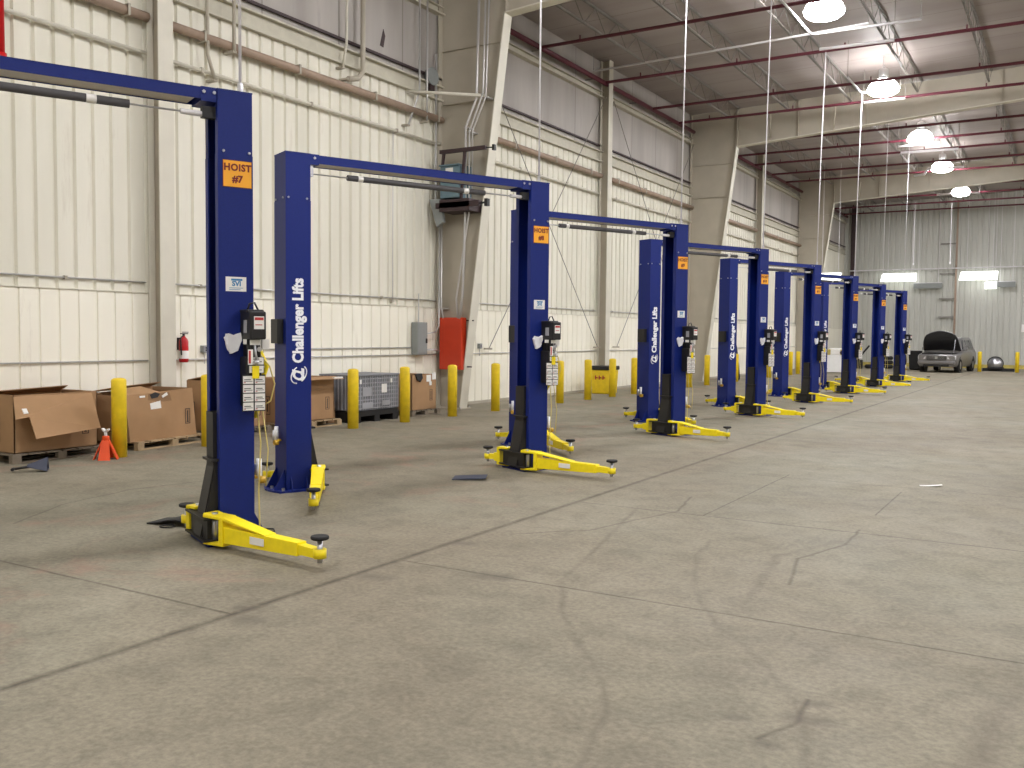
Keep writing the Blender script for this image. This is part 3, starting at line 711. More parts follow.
for k in range(8):
    if k < 3: o = protos[k] = make_lift(k)
    else: o = copy_tree([c for c in (protos[2],)][0])
    o.location = lift_place(k); o.rotation_euler = (0, 0, A_ANG)
    o['label'] = LDESC[k]; o['group'] = 'two-post lifts'
    sign = [c for c in o.children if c.name.startswith('number_sign')][0]
    for c in list(sign.children): bpy.data.objects.remove(c)
    mm = rotm(); mm.translation = (1.59, -YD-.007, 2.995); text_mesh('sign_lettering', 'HOIST', .075, M['signink'], sign, mm, offset=.003, spacing=1.1, sx=.95)
    mm = rotm(); mm.translation = (1.59, -YD-.007, 2.905); text_mesh('sign_lettering', '#%d' % (7+k), .075, M['signink'], sign, mm, offset=.003)
    # white bag on the power unit
    m = MB(); prof = [(-.075, .05), (-.055, .085), (.0, .07), (.055, .09), (.06, .03), (.03, -.05), (-.03, -.075), (-.05, -.03)]
    pts = [(1.545+a, -YD-.012-.0, 1.60+b) for a, b in prof]
    m.prism(pts, (0, -.03, 0)); bmesh.ops.subdivide_edges(m.bm, edges=m.bm.edges[:], cuts=2, use_grid_fill=True)
    for v in m.bm.verts: v.co += Vector((random.uniform(-.004, .004), random.uniform(-.006, .006), random.uniform(-.004, .004)))
    b = m.build('plastic_bag', M['bag']); b.location = lift_place(k); b.rotation_euler = (0, 0, A_ANG)
    tag(b, 'crumpled white plastic bag hung beside the power unit of the %s lift' % ORD[k], 'bag', 'white bags on the power units')
    # air drop conduit
    if k < 8:
        top = [(0, 10.0), (0, 10.0), (.1, 10.0), (.15, 9.5), (.3, 9.15), (.25, 9.2), (.1, 9.3), (0, 9.3)][k]
        p = world(k, 1.64 if k == 0 else 1.6, -.1, HL)
        m = MB(); m.tube([p, (p[0]+.0, p[1]+top[0]*.5, 6.5), (p[0]+.02, p[1]+top[0], top[1])], .012 if k < 6 else .006, 8)
        c = m.build('drop_conduit', M['conduit']); tag(c, 'thin white conduit dropping from the roof to the %s lift' % ORD[k], 'conduit', 'drop conduits')
        m = MB(); m.cyl(p, (p[0], p[1], p[2]+.08), .022, 8); m.build('fitting', M['chrome'], c)
# extra cords dropping further back
for x, y, w in ((-7.9, 57.5, 'left'), (-6.0, 57.5, 'right')):
    m = MB(); m.cyl((x, y, 6.0), (x, y, 9.45), .02, 6); o = m.build('ceiling_cable', M['conduit']); tag(o, 'thin pale cord hanging from the roof before the end wall, %s of two' % w, 'cord')
    m = MB(); m.cyl((x, y, 5.9), (x, y, 6.02), .04, 8); m.build('cord_end', M['white'], o)

# ------------------------------------------------------------------ bollards
bol = [8.03, 9.54, 11.2, 12.81, 14.32, 15.93, 17.62, 19.1, 20.68, 22.26, 23.8, 25.33, 27.6, 29.93, 31.69, 34.99, 39.53, 43.06, 44.42]
where = ['in front of the two nearest big boxes', 'hidden behind the nearest lift post', 'behind the lettered lift post', 'before the left end of the grey crate', 'between the grey crate and the last box', 'in front of the orange panel',
         'just right of the first tapered column', 'behind the second lift post', 'right of the second lift power unit', 'in the open stretch left of the yellow bin', 'overlapping the yellow bin', 'just right of the yellow bin',
         'hidden behind the third lift', 'under the third lift power unit', 'at the foot of the middle tapered column', 'beside the big black ring', 'under the fourth lift power unit', 'left one of the close far pair', 'right one of the close far pair']
m = MB(); m.lathe([(.098, 0), (.098, 1.03), (.09, 1.05), (.06, 1.065), (.01, 1.07)], seg=24); b0 = m.build('bollard', M['bollard'])
pos = [(-10.99, y, 0) for y in bol]+[(-4.15, 55.0, 0), (-2.4, 55.0, 0)]
where += ['left of the shiny round object at the end wall', 'at the right edge by the end wall']
for i, (p, w) in enumerate(zip(pos, where)):
    o = b0 if i == 0 else b0.copy()
    if i: COL.objects.link(o)
    o.location = p; o.rotation_euler = (0, 0, i*.7); tag(o, 'yellow steel bollard '+w, 'bollard', 'yellow bollards')

# ------------------------------------------------------------------ boxes, pallets, crate
def pallet(y0, y1, x0, x1, m_, label, rz=0):
    t = thing('pallet', label, 'pallet', (0, 0, 0), group='pallets under the boxes')
    m = MB()
    n = 6
    for i in range(n):
        a = y0+(y1-y0)*i/n; m.box(x0, x1, a+.01, a+(y1-y0)/n-.03, .10, .12)
    m.build('deck_board', m_, t)
    for x in (x0, (x0+x1)/2-.04, x1-.08):
        m = MB()
        for a in (y0, (y0+y1)/2-.06, y1-.12): m.box(x, x+.08, a, a+.12, .02, .10)
        m.box(x, x+.08, y0, y1, 0, .02); m.build('runner', m_, t)
    return t
def mark(m, x, y, z, h=.13, w=.07):
    """printed outline box mark with an upright bar and foot on a face of constant x"""
    for a, b, c, d in ((y-w/2, y+w/2, z, z+.008), (y-w/2, y+w/2, z+h-.008, z+h), (y-w/2, y-w/2+.008, z, z+h), (y+w/2-.008, y+w/2, z, z+h), (y-.008, y+.008, z+.03, z+h-.03), (y-.02, y+.02, z+.025, z+.035)):
        m.box(x, x+.002, a, b, c, d)
def carton(label, y0, y1, x0, x1, z0, z1, lean=0., group='large cardboard boxes', open_top=True, marks=True, top_drop=0.):
    """x1 is the face toward the room"""
    t = thing('cardboard_box', label, 'box', (0, 0, 0), group=group)
    m = MB(); th = .012
    def wallp(a, b):  # wall through two plan points
        (ax, ay), (bx, by) = a, b
        d = Vector((bx-ax, by-ay, 0)).normalized(); n = Vector((-d.y, d.x, 0))*th
        q = [(ax, ay, z0), (bx, by, z0), (bx+lean*.4*(1 if bx == x1 else 0), by+lean, z1-(top_drop if by == y0 else 0)), (ax+lean*.4*(1 if ax == x1 else 0), ay+lean, z1-(top_drop if ay == y0 else 0))]
        m.prism(q, n)
    wallp((x1, y0), (x1, y1)); wallp((x1, y1), (x0, y1)); wallp((x0, y1), (x0, y0)); wallp((x0, y0), (x1, y0))
    m.box(x0, x1, y0, y1, z0, z0+.012)
    m.build('body', M['card'], t)
    if marks:
        m = MB(); mark(m, x1+.001+lean*.1, y1-.18, z0+.18, .23, .1); m.build('printed_mark', M['ink'], t)
        m = MB()
        for v in ((y0, ), ):
            pass
        m.box(x1-.42, x1-.41, y0-.014, y0-.011, z0+.14, z0+.46); m.box(x1-.31, x1-.30, y0-.014, y0-.011, z0+.14, z0+.46); m.box(x1-.42, x1-.30, y0-.014, y0-.011, z0+.14, z0+.15); m.box(x1-.42, x1-.30, y0-.014, y0-.011, z0+.45, z0+.46); m.box(x1-.37, x1-.35, y0-.014, y0-.011, z0+.19, z0+.41); m.build('printed_mark', M['ink'], t)
    return t
def flap(t, pts, th=.01, n=(1, 0, .3)):
    m = MB(); m.prism(pts, Vector(n).normalized()*th); return m.build('flap', M['card'], t)

pallet(6.95, 8.32, -12.45, -11.58, M['woodgrey'], 'weathered grey pallet under the leftmost open box').location = (.16, -.15, 0)
t = carton('big cardboard box with a flap hanging outward, leftmost on its grey pallet', 7.02, 8.2, -12.45, -11.65, .12, .87)
t.location = (.16, -.15, 0)
flap(t, [(-11.63, 7.0, .85), (-11.63, 8.1, .85), (-11.30, 8.0, .40), (-11.28, 7.08, .33), (-11.42, 7.08, .60), (-11.42, 6.9, .58)])
flap(t, [(-12.44, 7.04, .85), (-12.44, 8.18, .85), (-12.15, 8.1, .93), (-12.1, 7.1, .90)], n=(0, 0, 1))
flap(t, [(-12.4, 8.2, .85), (-11.8, 8.2, .85), (-11.85, 8.42, .80), (-12.35, 8.44, .84)], n=(0, 0, 1))
m = MB(); m.prism([(-11.50, 7.03, .70), (-11.50, 7.09, .70), (-11.455, 7.09, .64), (-11.455, 7.03, .64)], (.012, 0, .008)); m.build('torn_label', M['paper'], t)
def turn(o, cx, cy, a, dx=0, dy=0):
    o.rotation_euler = (0, 0, a); o.location = (cx-(cx*math.cos(a)-cy*math.sin(a))+dx, cy-(cx*math.sin(a)+cy*math.cos(a))+dy, 0)
turn(pallet(8.55, 10.0, -12.4, -11.45, M['wood'], 'pale new-wood pallet under the leaning second box'), -12.0, 9.25, R(7), .06, -.06)
t = carton('big cardboard box, torn and leaning, just right of the nearest bollard', 8.5, 9.82, -12.38, -11.55, .12, .84, lean=-.06, top_drop=.06)
turn(t, -12.0, 9.25, R(7), .06, -.06)
flap(t, [(-12.4, 8.5, .80), (-12.38, 9.7, .83), (-12.0, 9.55, .92), (-12.0, 8.7, .88)], n=(0, 0, 1))
flap(t, [(-11.58, 8.45, .78), (-11.58, 9.1, .80), (-11.85, 9.0, .88), (-11.9, 8.5, .85)], n=(0, 0, 1))
m = MB(); m.prism([(-11.572, 8.92, .53), (-11.572, 9.12, .56), (-11.572, 9.10, .68), (-11.572, 8.90, .65)], (.006, 0, 0)); m.build('white_label', M['paper'], t)
m = MB(); m.prism([(-11.575, 8.86, .70), (-11.575, 9.34, .64), (-11.575, 9.28, .80), (-11.575, 8.88, .79)], (.006, 0, 0)); m.build('torn_patch', M['card_in'], t)
m = MB(); m.prism([(-11.568, 8.93, .72), (-11.568, 9.04, .73), (-11.568, 9.09, .78), (-11.568, 9.0, .81), (-11.568, 8.90, .78)], (.006, 0, 0)); m.build('torn_hole', M['ink'], t)
m = MB(); m.box(-11.568, -11.56, 8.70, 8.80, .745, .77); m.build('tape_strip', M['paper'], t)
m = MB(); m.prism([(-11.562, 9.14, .72), (-11.562, 9.24, .76), (-11.562, 9.22, .80), (-11.562, 9.12, .75)], (.006, 0, 0)); m.build('tape_strip', M['paper'], t)
pallet(10.15, 11.5, -12.45, -11.65, M['woodgrey'], 'grey pallet under the box behind the nearest lift post')
t = carton('big cardboard box standing behind the nearest lift post', 10.18, 11.42, -12.22, -11.72, .12, .92)
flap(t, [(-12.22, 10.2, .92), (-12.22, 11.4, .92), (-12.0, 11.3, .99), (-12.0, 10.3, .97)], n=(0, 0, 1))
m = MB(); m.box(-11.72, -11.715, 10.9, 11.1, .5, .62); m.build('white_label', M['paper'], t)
pallet(11.75, 13.2, -12.45, -11.6, M['wood'], 'wooden pallet under the box behind the lettered post')
t = carton('cardboard box half hidden behind the lettered lift post', 11.8, 13.1, -12.42, -11.7, .12, .9)
flap(t, [(-11.7, 11.85, .9), (-11.7, 13.1, .9), (-11.5, 13.15, .86), (-11.5, 11.9, .86)], n=(0, 0, 1))
m = MB(); m.box(-11.55, -11.50, 12.9, 13.12, .87, .90); m.build('white_label', M['paper'], t)
pallet(15.3, 16.3, -12.45, -11.55, M['woodgrey'], 'low pallet under the rightmost box')
t = carton('cardboard box right of the grey crate with papers on its rim', 15.35, 16.2, -12.42, -11.6, .12, .85)
m = MB(); m.box(-11.6, -11.59, 15.85, 16.0, .7, .84); m.box(-11.6, -11.59, 16.05, 16.18, .74, .88); m.box(-11.6, -11.592, 15.95, 16.03, .62, .7); m.build('paper_sheet', M['paper'], t)
m = MB(); m.prism([(-11.58, 15.45, .87), (-11.58, 15.68, .88), (-11.57, 15.7, .78), (-11.56, 15.6, .70), (-11.56, 15.5, .75)], (-.05, 0, 0)); o = m.build('black_cloth', M['rubber'], bevel=.01); tag(o, 'small black cloth draped over the rim of the rightmost box', 'cloth')
# grey crate
t = thing('storage_crate', 'grey collapsible plastic crate with ribbed sides between two bollards', 'crate')
cx0, cx1, cy0, cy1 = -12.4, -11.55, 13.5, 14.8
m = MB(); m.box(cx1-.03, cx1, cy0, cy1, .22, .9); m.box(cx0, cx0+.03, cy0, cy1, .22, .9); m.box(cx0, cx1, cy0, cy0+.03, .22, .9); m.box(cx0, cx1, cy1-.03, cy1, .22, .9); m.box(cx0, cx1, cy0, cy1, .2, .23)
m.build('side_wall', M['cratepl'], t)
m = MB()
y = cy0
while y < cy1: m.box(cx1, cx1+.02, y, y+.018, .24, .89); y += .072
z = .26
while z < .88: m.box(cx1, cx1+.015, cy0, cy1, z, z+.018); z += .08
x = cx0
while x < cx1: m.box(x, x+.018, cy0-.02, cy0, .24, .89); x += .09
m.build('side_rib', M['cratepl2'], t)
m = MB(); m.box(cx0-.02, cx1+.03, cy0-.02, cy1+.02, .88, .915); m.build('lid', M['cratepl'], t, bevel=.008)
m = MB(); m.box(cx0, cx1+.02, cy0, cy1, .12, .22)
for a in (cy0, (cy0+cy1)/2-.08, cy1-.16): m.box(cx0, cx1+.02, a, a+.16, 0, .12)
m.build('pallet_base', M['black'], t)
for a, b, c, d in ((13.72, 13.98, .5, .66), (14.28, 14.44, .55, .72), (13.7, 14.0, .28, .38), (14.3, 14.55, .3, .4)):
    m = MB(); m.box(cx1+.02, cx1+.024, a, b, c, d); m.build('side_label', M['paper'] if c > .54 else M['cratepl2'], t)
for a in (13.62, 14.55):
    m = MB(); m.box(cx1+.02, cx1+.035, a, a+.05, .74, .82); m.build('latch', M['paper'], t)
# folded carton behind crate left end
m = MB(); m.prism([(-12.3, 13.22, 0), (-11.95, 13.22, 0), (-12.0, 13.22, .8), (-12.35, 13.22, .8)], (0, .2, 0)); o = m.build('flat_carton', M['card_in']); tag(o, 'narrow brown carton wedged between the lettered-post box and the grey crate', 'box')
m = MB(); m.box(-11.96, -11.95, 13.25, 13.38, .4, .55); m.build('side_label', M['paper'], o)

# orange jack stand
t = thing('jack_stand', 'small orange jack stand on the floor left of the nearest bollard', 'jack stand', (-10.93, 7.78, 0))
m = MB()
for a in range(4):
    c, s = math.cos(PI/4+a*PI/2), math.sin(PI/4+a*PI/2)
    m.prism([(c*.03-s*.045, s*.03+c*.045, .26), (c*.03+s*.045, s*.03-c*.045, .26), (c*.14+s*.075, s*.14-c*.075, .0), (c*.14-s*.075, s*.14+c*.075, .0)], (c*.012, s*.012, 0))
m.lathe([(.05, .2), (.045, .3), (.04, .31)], seg=12); m.build('base', M['jack_orange'], t)
m = MB(); m.cyl((0, 0, .28), (0, 0, .36), .02, 10); m.prism([(-.06, -.02, .39), (-.02, -.02, .36), (.02, -.02, .36), (.06, -.02, .39), (.06, -.02, .41), (.0, -.02, .375), (-.06, -.02, .41)], (0, .04, 0)); m.build('saddle', M['paper'], t)
# grey jack stand lying on its side
t = thing('jack_stand', 'grey jack stand lying on its side on the floor before the leftmost box', 'jack stand', (-10.55, 6.72, 0), R(50))
t.scale = (.9, .9, .72)
m = MB()
m.prism([(0, -.13, .02), (0, .13, .02), (-.25, .03, .08), (-.25, -.03, .08)], (0, 0, .012)); m.prism([(0, -.13, .02), (0, -.02, .24), (-.25, -.01, .12), (-.25, -.03, .08)], (0, .012, 0)); m.prism([(0, .13, .02), (0, .02, .24), (-.25, .01, .12), (-.25, .03, .08)], (0, -.012, 0))
m.build('base', M['mat_blue'], t)
m = MB(); m.cyl((-.2, 0, .09), (-.42, 0, .05), .022, 10); m.cyl((-.42, -.05, .05), (-.42, .05, .05), .025, 8); m.build('ratchet_bar', M['black'], t)
# rubber flap and pad on the floor
def sheet(name, label, cat, pts, curl, mt_, th=.01):
    m = MB(); n = 10; (ax, ay), (bx, by), w = pts
    d = Vector((bx-ax, by-ay, 0)); q = Vector((-d.y, d.x, 0)).normalized()*w
    A = []
    for i in range(n+1):
        u = i/n; p = Vector((ax, ay, 0))+d*u; z = curl(u); A.append([m.bm.verts.new(p+q*s+Vector((0, 0, z+h))) for s in (-.5, .5) for h in (0, th)])
    for a, b in zip(A, A[1:]):
        for i, j in ((0, 1), (1, 3), (3, 2), (2, 0)): m.bm.faces.new((a[i], a[j], b[j], b[i]))
    m.bm.faces.new(A[0]); m.bm.faces.new(A[-1])
    o = m.build(name, mt_); tag(o, label, cat); return o
sheet('rubber_flap', 'curled black rubber flap on the floor behind the nearest lift arm', 'rubber flap', ((-6.95, 5.45), (-6.45, 5.55), .26), lambda u: .004+.09*math.sin(PI*min(1, u*1.1))*u, M['rubber'])
sheet('rubber_pad', 'flat dark blue-grey pad on the floor before the second lift', 'rubber pad', ((-6.2, 9.02), (-5.85, 9.2), .3), lambda u: .002+.02*u, M['mat_blue'])
sheet('paper_scrap', 'torn white paper scrap on the open floor at right', 'paper scrap', ((-1.45, 11.6), (-1.22, 11.66), .07), lambda u: .002+.02*u*u, M['paper'], .002)
m = MB(); m.torus((-6.66, 5.33, .012), (0, 0, 1), .06, .006, 20, 6); o = m.build('cable_loop', M['rubber']); tag(o, 'small black cable loop on the floor beside the rubber flap', 'cable')

# ------------------------------------------------------------------ wall fittings
t = thing('fire_extinguisher', 'red fire extinguisher hanging beside the nearest wall post', 'fire extinguisher', (XW+.16, 10.31, 1.2))
m = MB(); m.lathe([(.06, 0), (.075, .015), (.075, .34), (.06, .38), (.03, .41), (.025, .43)], seg=20); m.build('cylinder', M['redpaint'], t)
m = MB(); m.cyl((0, 0, .42), (0, 0, .46), .02, 10); m.box(-.015, .015, -.06, .08, .46, .475); m.box(-.012, .012, -.02, .09, .485, .497); m.build('handle', M['black'], t)
m = MB(); m.tube([(.02, -.02, .44), (.04, -.09, .40), (.05, -.095, .25), (.05, -.085, .12)], .011, 8); m.build('hose', M['black'], t)
m = MB(); m.lathe([(.0765, .06), (.0765, .19)], seg=20, cap=False); m.build('paper_label', M['paper'], t)
m = MB(); m.box(-.14, -.07, -.03, .03, .2, .4); m.build('bracket', M['darkbrown'], t)
def outlet(y, z, label):
    m = MB(); m.box(XW+.0, XW+.1, y-.06, y+.06, z-.06, z+.06); o = m.build('outlet_box', M['panelgrey'], bevel=.006); tag(o, label, 'outlet box')
    m = MB(); m.box(XW+.1, XW+.106, y-.045, y+.045, z-.05, z+.05); m.build('cover_plate', M['chrome'], o)
    m = MB(); m.cyl((XW+.108, y, z+.02), (XW+.1, y, z+.02), .015, 10); m.cyl((XW+.108, y, z-.02), (XW+.1, y, z-.02), .015, 10); m.build('socket', M['black'], o)
    m = MB(); m.cyl((XW+.06, y, z-.06), (XW+.06, y, z-.25), .01, 8); m.build('conduit_stub', M['emt'], o)
outlet(10.82, 1.41, 'small grey outlet box on the wall right of the fire extinguisher')
outlet(19.35, 1.42, 'small dark outlet box on the wall right of the first tapered column')
outlet(11.6, .75, 'small low outlet box behind the boxes') if False else None
m = MB(); m.box(XW+.05, XW+.22, 16.58, 16.95, 1.24, 1.96); o = m.build('breaker_box', M['panelgrey'], bevel=.01); tag(o, 'grey electrical breaker box on the wall left of the orange panel', 'electrical box')
m = MB(); m.box(XW+.22, XW+.232, 16.6, 16.93, 1.27, 1.93); m.build('door', M['panelgrey'], o, bevel=.004)
m = MB(); m.box(XW+.232, XW+.26, 16.87, 16.9, 1.5, 1.6); m.build('handle', M['black'], o)
m = MB(); m.cyl((XW+.12, 16.75, 1.95), (XW+.12, 16.75, 2.6), .015, 8); m.tube([(XW+.14, 16.95, 1.35), (XW+.2, 17.3, 1.35), (XW+.2, 17.5, 1.3)], .02, 8); m.tube([(XW+.14, 16.95, 1.7), (XW+.2, 17.3, 1.75), (XW+.2, 17.42, 1.9), (XW+.2, 17.42, 4.3)], .015, 8); m.build('conduit', M['emt'], o)

yf = 17.69
t = thing('orange_panel', 'tall orange-red painted electrical panel on the first tapered column', 'electrical panel', (-12.07, 17.5, 0))
m = MB(); m.box(-.33, .27, -.06, .15, .9, 2.08); m.build('cabinet', M['orange'], t, bevel=.01)
m = MB(); m.box(-.31, .25, -.072, -.06, .92, 2.06); m.build('door', M['orange'], t, bevel=.004)
m = MB(); m.box(-.36, .45, .15, .19, 2.0, 2.03); m.box(-.36, .4, .15, .19, .95, .98); m.build('mounting_bar', M['darkbrown'], t)
t = thing('transformer', 'blue-grey transformer box held on dark brackets high on the first tapered column', 'transformer', (-12.0, 17.4, 0))
m = MB(); m.box(-.2, .32, -.25, .25, 4.72, 5.42); m.build('cabinet', M['bluegrey'], t, bevel=.015)
m = MB(); m.box(-.05, .15, -.254, -.25, 5.28, 5.38); m.build('name_plate', M['paper'], t)
m = MB(); m.box(-.2, .32, -.3, .27, 5.42, 5.45); m.build('lid', M['bluegrey'], t)
m = MB(); m.box(-.3, .85, -.28, -.2, 4.5, 4.62); m.box(-.2, .6, -.28, .28, 4.42, 4.68); m.build('lower_bracket', M['darkbrown'], t)
m = MB(); m.box(-.2, 1.0, -.28, -.2, 5.70, 5.78); m.prism([(-.14, -.26, 5.70), (-.08, -.26, 5.70), (-.12, -.26, 5.44), (-.17, -.26, 5.44)], (0, .05, 0)); m.prism([(.42, -.26, 5.70), (.48, -.26, 5.70), (.38, -.26, 4.6), (.33, -.26, 4.6)], (0, .05, 0)); m.build('upper_bracket', M['darkbrown'], t)
m = MB(); m.cyl((.8, -.24, 4.56), (1.05, -.24, 4.56), .02, 8); m.box(1.0, 1.08, -.29, -.19, 4.48, 4.64); m.build('bolt_clamp', M['black'], t); m = MB(); m.cyl((1.0, -.24, 5.74), (1.2, -.24, 5.72), .015, 8); m.box(1.18, 1.24, -.28, -.2, 5.66, 5.78); m.build('bolt_clamp', M['black'], t)
m = MB(); m.prism([(-.5, -.24, 4.72), (-.2, -.24, 4.72), (-.12, -.24, 4.2), (-.3, -.24, 4.1)], (0, .1, 0)); m.build('side_bracket', M['panelgrey'], t)
# conduits on the first tapered column
for i, (pts, r, w) in enumerate([([(-12.42, 17.45, 2.05), (-12.42, 17.45, 4.3), (-12.5, 17.4, 4.75), (-12.5, 17.4, 8.0)], .025, 'leftmost, beside the wall corner'),
                                 ([(-12.3, 17.45, 2.05), (-12.36, 17.45, 2.3), (-12.36, 17.45, 4.7)], .02, 'short one from the panel to the transformer'),
                                 ([(-11.85, 17.45, 2.05), (-11.78, 17.45, 2.6), (-11.7, 17.42, 4.3), (-11.7, 17.42, 6.3), (-11.42, 17.42, 6.9), (-11.35, 17.42, 10.0)], .03, 'tall bent one passing the brackets'),
                                 ([(-11.9, 17.45, 2.05), (-11.95, 17.45, 2.5), (-11.6, 17.42, 4.4), (-11.6, 17.42, 6.2), (-11.25, 17.42, 7.0), (-11.18, 17.42, 10.0)], .022, 'second tall bent one'),
                                 ([(-11.52, 17.42, 4.8), (-11.52, 17.42, 6.2), (-11.18, 17.42, 6.9), (-11.08, 17.42, 10.0)], .02, 'rightmost, along the flange')]):
    m = MB(); m.tube(pts, r, 8); o = m.build('vertical_conduit', M['emt']); tag(o, 'galvanised vertical conduit on the first tapered column, '+w, 'conduit', 'conduits on the first tapered column')
    m = MB(); p = pts[len(pts)//2]; m.box(p[0]-.05, p[0]+.05, p[1], 17.7, p[2]-.03, p[2]+.0); m.build('pipe_strap', M['emt'], o)
m = MB(); m.cyl((-12.7+.15, 16.4, 6.95), (-11.25, 17.5, 6.95), .035, 10); o = m.build('cream_pipe', M['cream']); tag(o, 'short cream horizontal pipe crossing the front of the first tapered column', 'pipe')
t = thing('alarm_bell', 'round grey alarm horn on the wall left of the first tapered column', 'alarm', (XW+.05, 17.2, 7.45))
m = MB(); m.cyl((0, 0, 0), (.12, 0, 0), .17, 20, r2=.2); m.build('gong', M['panelgrey'], t); m = MB(); m.box(-.05, .1, -.08, .08, -.3, -.14); m.build('back_box', M['darkbrown'], t)
# vertical pipes on the left wall
def vpipe(label, pts, r, mt_, name='vertical_pipe'):
    m = MB(); m.tube(pts, r, 8); o = m.build(name, mt_); tag(o, label, 'pipe')
    m = MB(); p = pts[0]; m.box(XW-.02, p[0]+.02, p[1]-.04, p[1]+.04, p[2]-.02, p[2]+.02); m.build('pipe_strap', M['frame'], o)
vpipe('cream pipe dropping from the roof with an elbow above the lettered lift post', [(XW+.2, 14.3, 6.7), (XW+.2, 14.6, 6.78), (XW+.2, 14.75, 6.95), (XW+.2, 14.75, 10.05)], .055, M['frame'])
vpipe('thin cream pipe beside the elbowed cream pipe', [(XW+.16, 14.2, 6.9), (XW+.16, 14.3, 7.4), (XW+.16, 14.35, 10.05)], .025, M['cream'])
vpipe('left of two thin conduits running up to the roof near the alarm horn', [(XW+.16, 16.3, 6.2), (XW+.16, 16.7, 7.0), (XW+.16, 16.7, 10.05)], .022, M['emt'], 'vertical_conduit')
vpipe('right of two thin conduits running up to the roof near the alarm horn', [(XW+.18, 16.95, 6.4), (XW+.18, 16.95, 7.0), (XW+.18, 16.95, 10.05)], .02, M['emt'], 'vertical_conduit')
vpipe('cream pipe on the wall just left of the nearest air drop', [(XW+.16, 11.0, 5.9), (XW+.16, 10.85, 6.3), (XW+.16, 10.85, 10.02)], .03, M['frame'])
vpipe('short cream pipe ending at the brown pipe above the nearest lift sign', [(XW+.24, 11.35, 6.45), (XW+.24, 11.35, 7.3)], .03, M['frame'])
vpipe('thin pale conduit on the wall below the long thin rail, left of the breaker box', [(XW+.06, 15.9, 2.4), (XW+.06, 15.9, 6.0)], .01, M['emt'], 'vertical_conduit')
# brace rods
for a, b, w in (((26.0, 8.9), (19.6, 1.35), 'bay past the first tapered column, upper end right'), ((18.6, 8.9), (25.8, 1.35), 'bay past the first tapered column, upper end left'),
                ((33.7, 8.9), (27.2, 1.35), 'bay before the middle tapered column, upper end right'), ((26.6, 8.9), (33.6, 1.35), 'bay before the middle tapered column, upper end left')):
    m = MB(); m.cyl((XW+.24, a[0], a[1]), (XW+.17, b[0], b[1]), .011, 6); o = m.build('brace_rod', M['joist']); tag(o, 'thin brace rod, '+w, 'brace rod', 'brace rods')
    for p in (a, b):
        m = MB(); m.box(XW, XW+.26, p[0]-.02, p[0]+.02, p[1]-.02, p[1]+.02); m.build('end_clip', M['frame'], o)
# dark crack-shaped patch on upper panel
m = MB(); m.prism([(XW-.02, 15.55, 7.72), (XW-.02, 15.62, 7.95), (XW-.02, 15.66, 8.08), (XW-.02, 15.72, 7.95), (XW-.02, 15.66, 7.7)], (.01, 0, 0)); o = m.build('torn_patch', M['darkbrown']); tag(o, 'small dark torn patch on the grey upper wall panel left of the alarm horn', 'patch')

# ------------------------------------------------------------------ yellow bin
t = thing('waste_bin', 'worn yellow bin with a black rim and red writing behind a bollard', 'bin', (-11.8, 25.0, 0), 0)
m = MB()
w0, w1, hh = .28, .31, .7
vs = m.box(-w0, w0, -w0, w0, 0, hh)
for v in vs[4:]: v.co.x *= w1/w0; v.co.y *= w1/w0
m.build('body', M['bollard'], t, bevel=.03)
m = MB()
vs = m.box(-w1-.03, w1+.03, -w1-.03, w1+.03, hh, hh+.12); m.build('rim', M['black'], t, bevel=.03)
m = MB()
for i in range(3):
    y = -.18+i*.1; m.box(w1-.005, w1+.006, y, y+.03, .42, .52); m.box(w1-.005, w1+.006, y, y+.07, .46, .48)
for i in range(3):
    x = -.16+i*.12; m.box(x, x+.03, -w1-.006, -w1+.005, .42, .54); m.box(x, x+.08, -w1-.006, -w1+.005, .46, .49)
m.build('red_writing', M['redink'], t)

# big black ring and far clutter
m = MB(); m.torus((-11.3, 36.0, .72), (1, .35, .12), .64, .08, 32, 10); o = m.build('coiled_ring', M['rubber']); tag(o, 'big black rubber ring standing against a bollard behind the fourth lift', 'ring')
m = MB(); m.torus((-11.33, 35.98, .72), (1, .35, .12), .53, .035, 32, 8); m.build('inner_coil', M['rubber'], o)
t = thing('cabinet_cart', 'white cabinet with yellow top corners standing far back behind the lifts', 'cabinet', (-9.85, 47.2, 0), R(12))
m = MB(); m.box(-.55, .45, -.35, .35, .05, .9); m.build('body', M['white'], t, bevel=.02)
m = MB(); m.box(-.25, .2, -.35, .35, .9, 1.13); m.build('top_section', M['paper'], t, bevel=.02)
for a, b in ((-.57, -.27), (.18, .47)):
    m = MB(); m.box(a, b, -.37, .37, .88, 1.15); m.build('yellow_corner', M['kerb'], t, bevel=.02)
m = MB(); m.cyl((.25, -.4, 1.0), (.25, -.36, 1.0), .09, 14); m.build('knob', M['darkbrown'], t)
m = MB(); m.box(-.3, .5, -.2, .3, 1.15, 1.22); m.build('folded_sheet', M['paper'], t)
m = MB()
for a in (-.5, .4):
    for b in (-.3, .3): m.cyl((a, b-.02, .04), (a, b+.02, .04), .04, 10)
m.build('wheel', M['rubber'], t)
def tyre(x, y, z, flat, label, r=.36):
    t = thing('tyre', label, 'tyre', (x, y, z), random.random(), 'loose tyres')
    ax = (0, 0, 1) if flat else (1, .3, 0)
    m = MB(); m.torus((0, 0, .12 if flat else r), ax, r-.11, .11, 24, 10); m.build('tread', M['rubber'], t)
    c = Vector((0, 0, .12 if flat else r)); d = Vector(ax).normalized()*.07
    m = MB(); m.cyl(c-d, c+d, .19, 18); m.build('rim', M['alu'] if not flat else M['black'], t)
tyre(-10.6, 55.6, 0, True, 'black tyre lying flat, left end of the low dark heap between far lifts')
tyre(-10.6, 55.6, .24, True, 'black tyre lying on top of the left flat tyre')
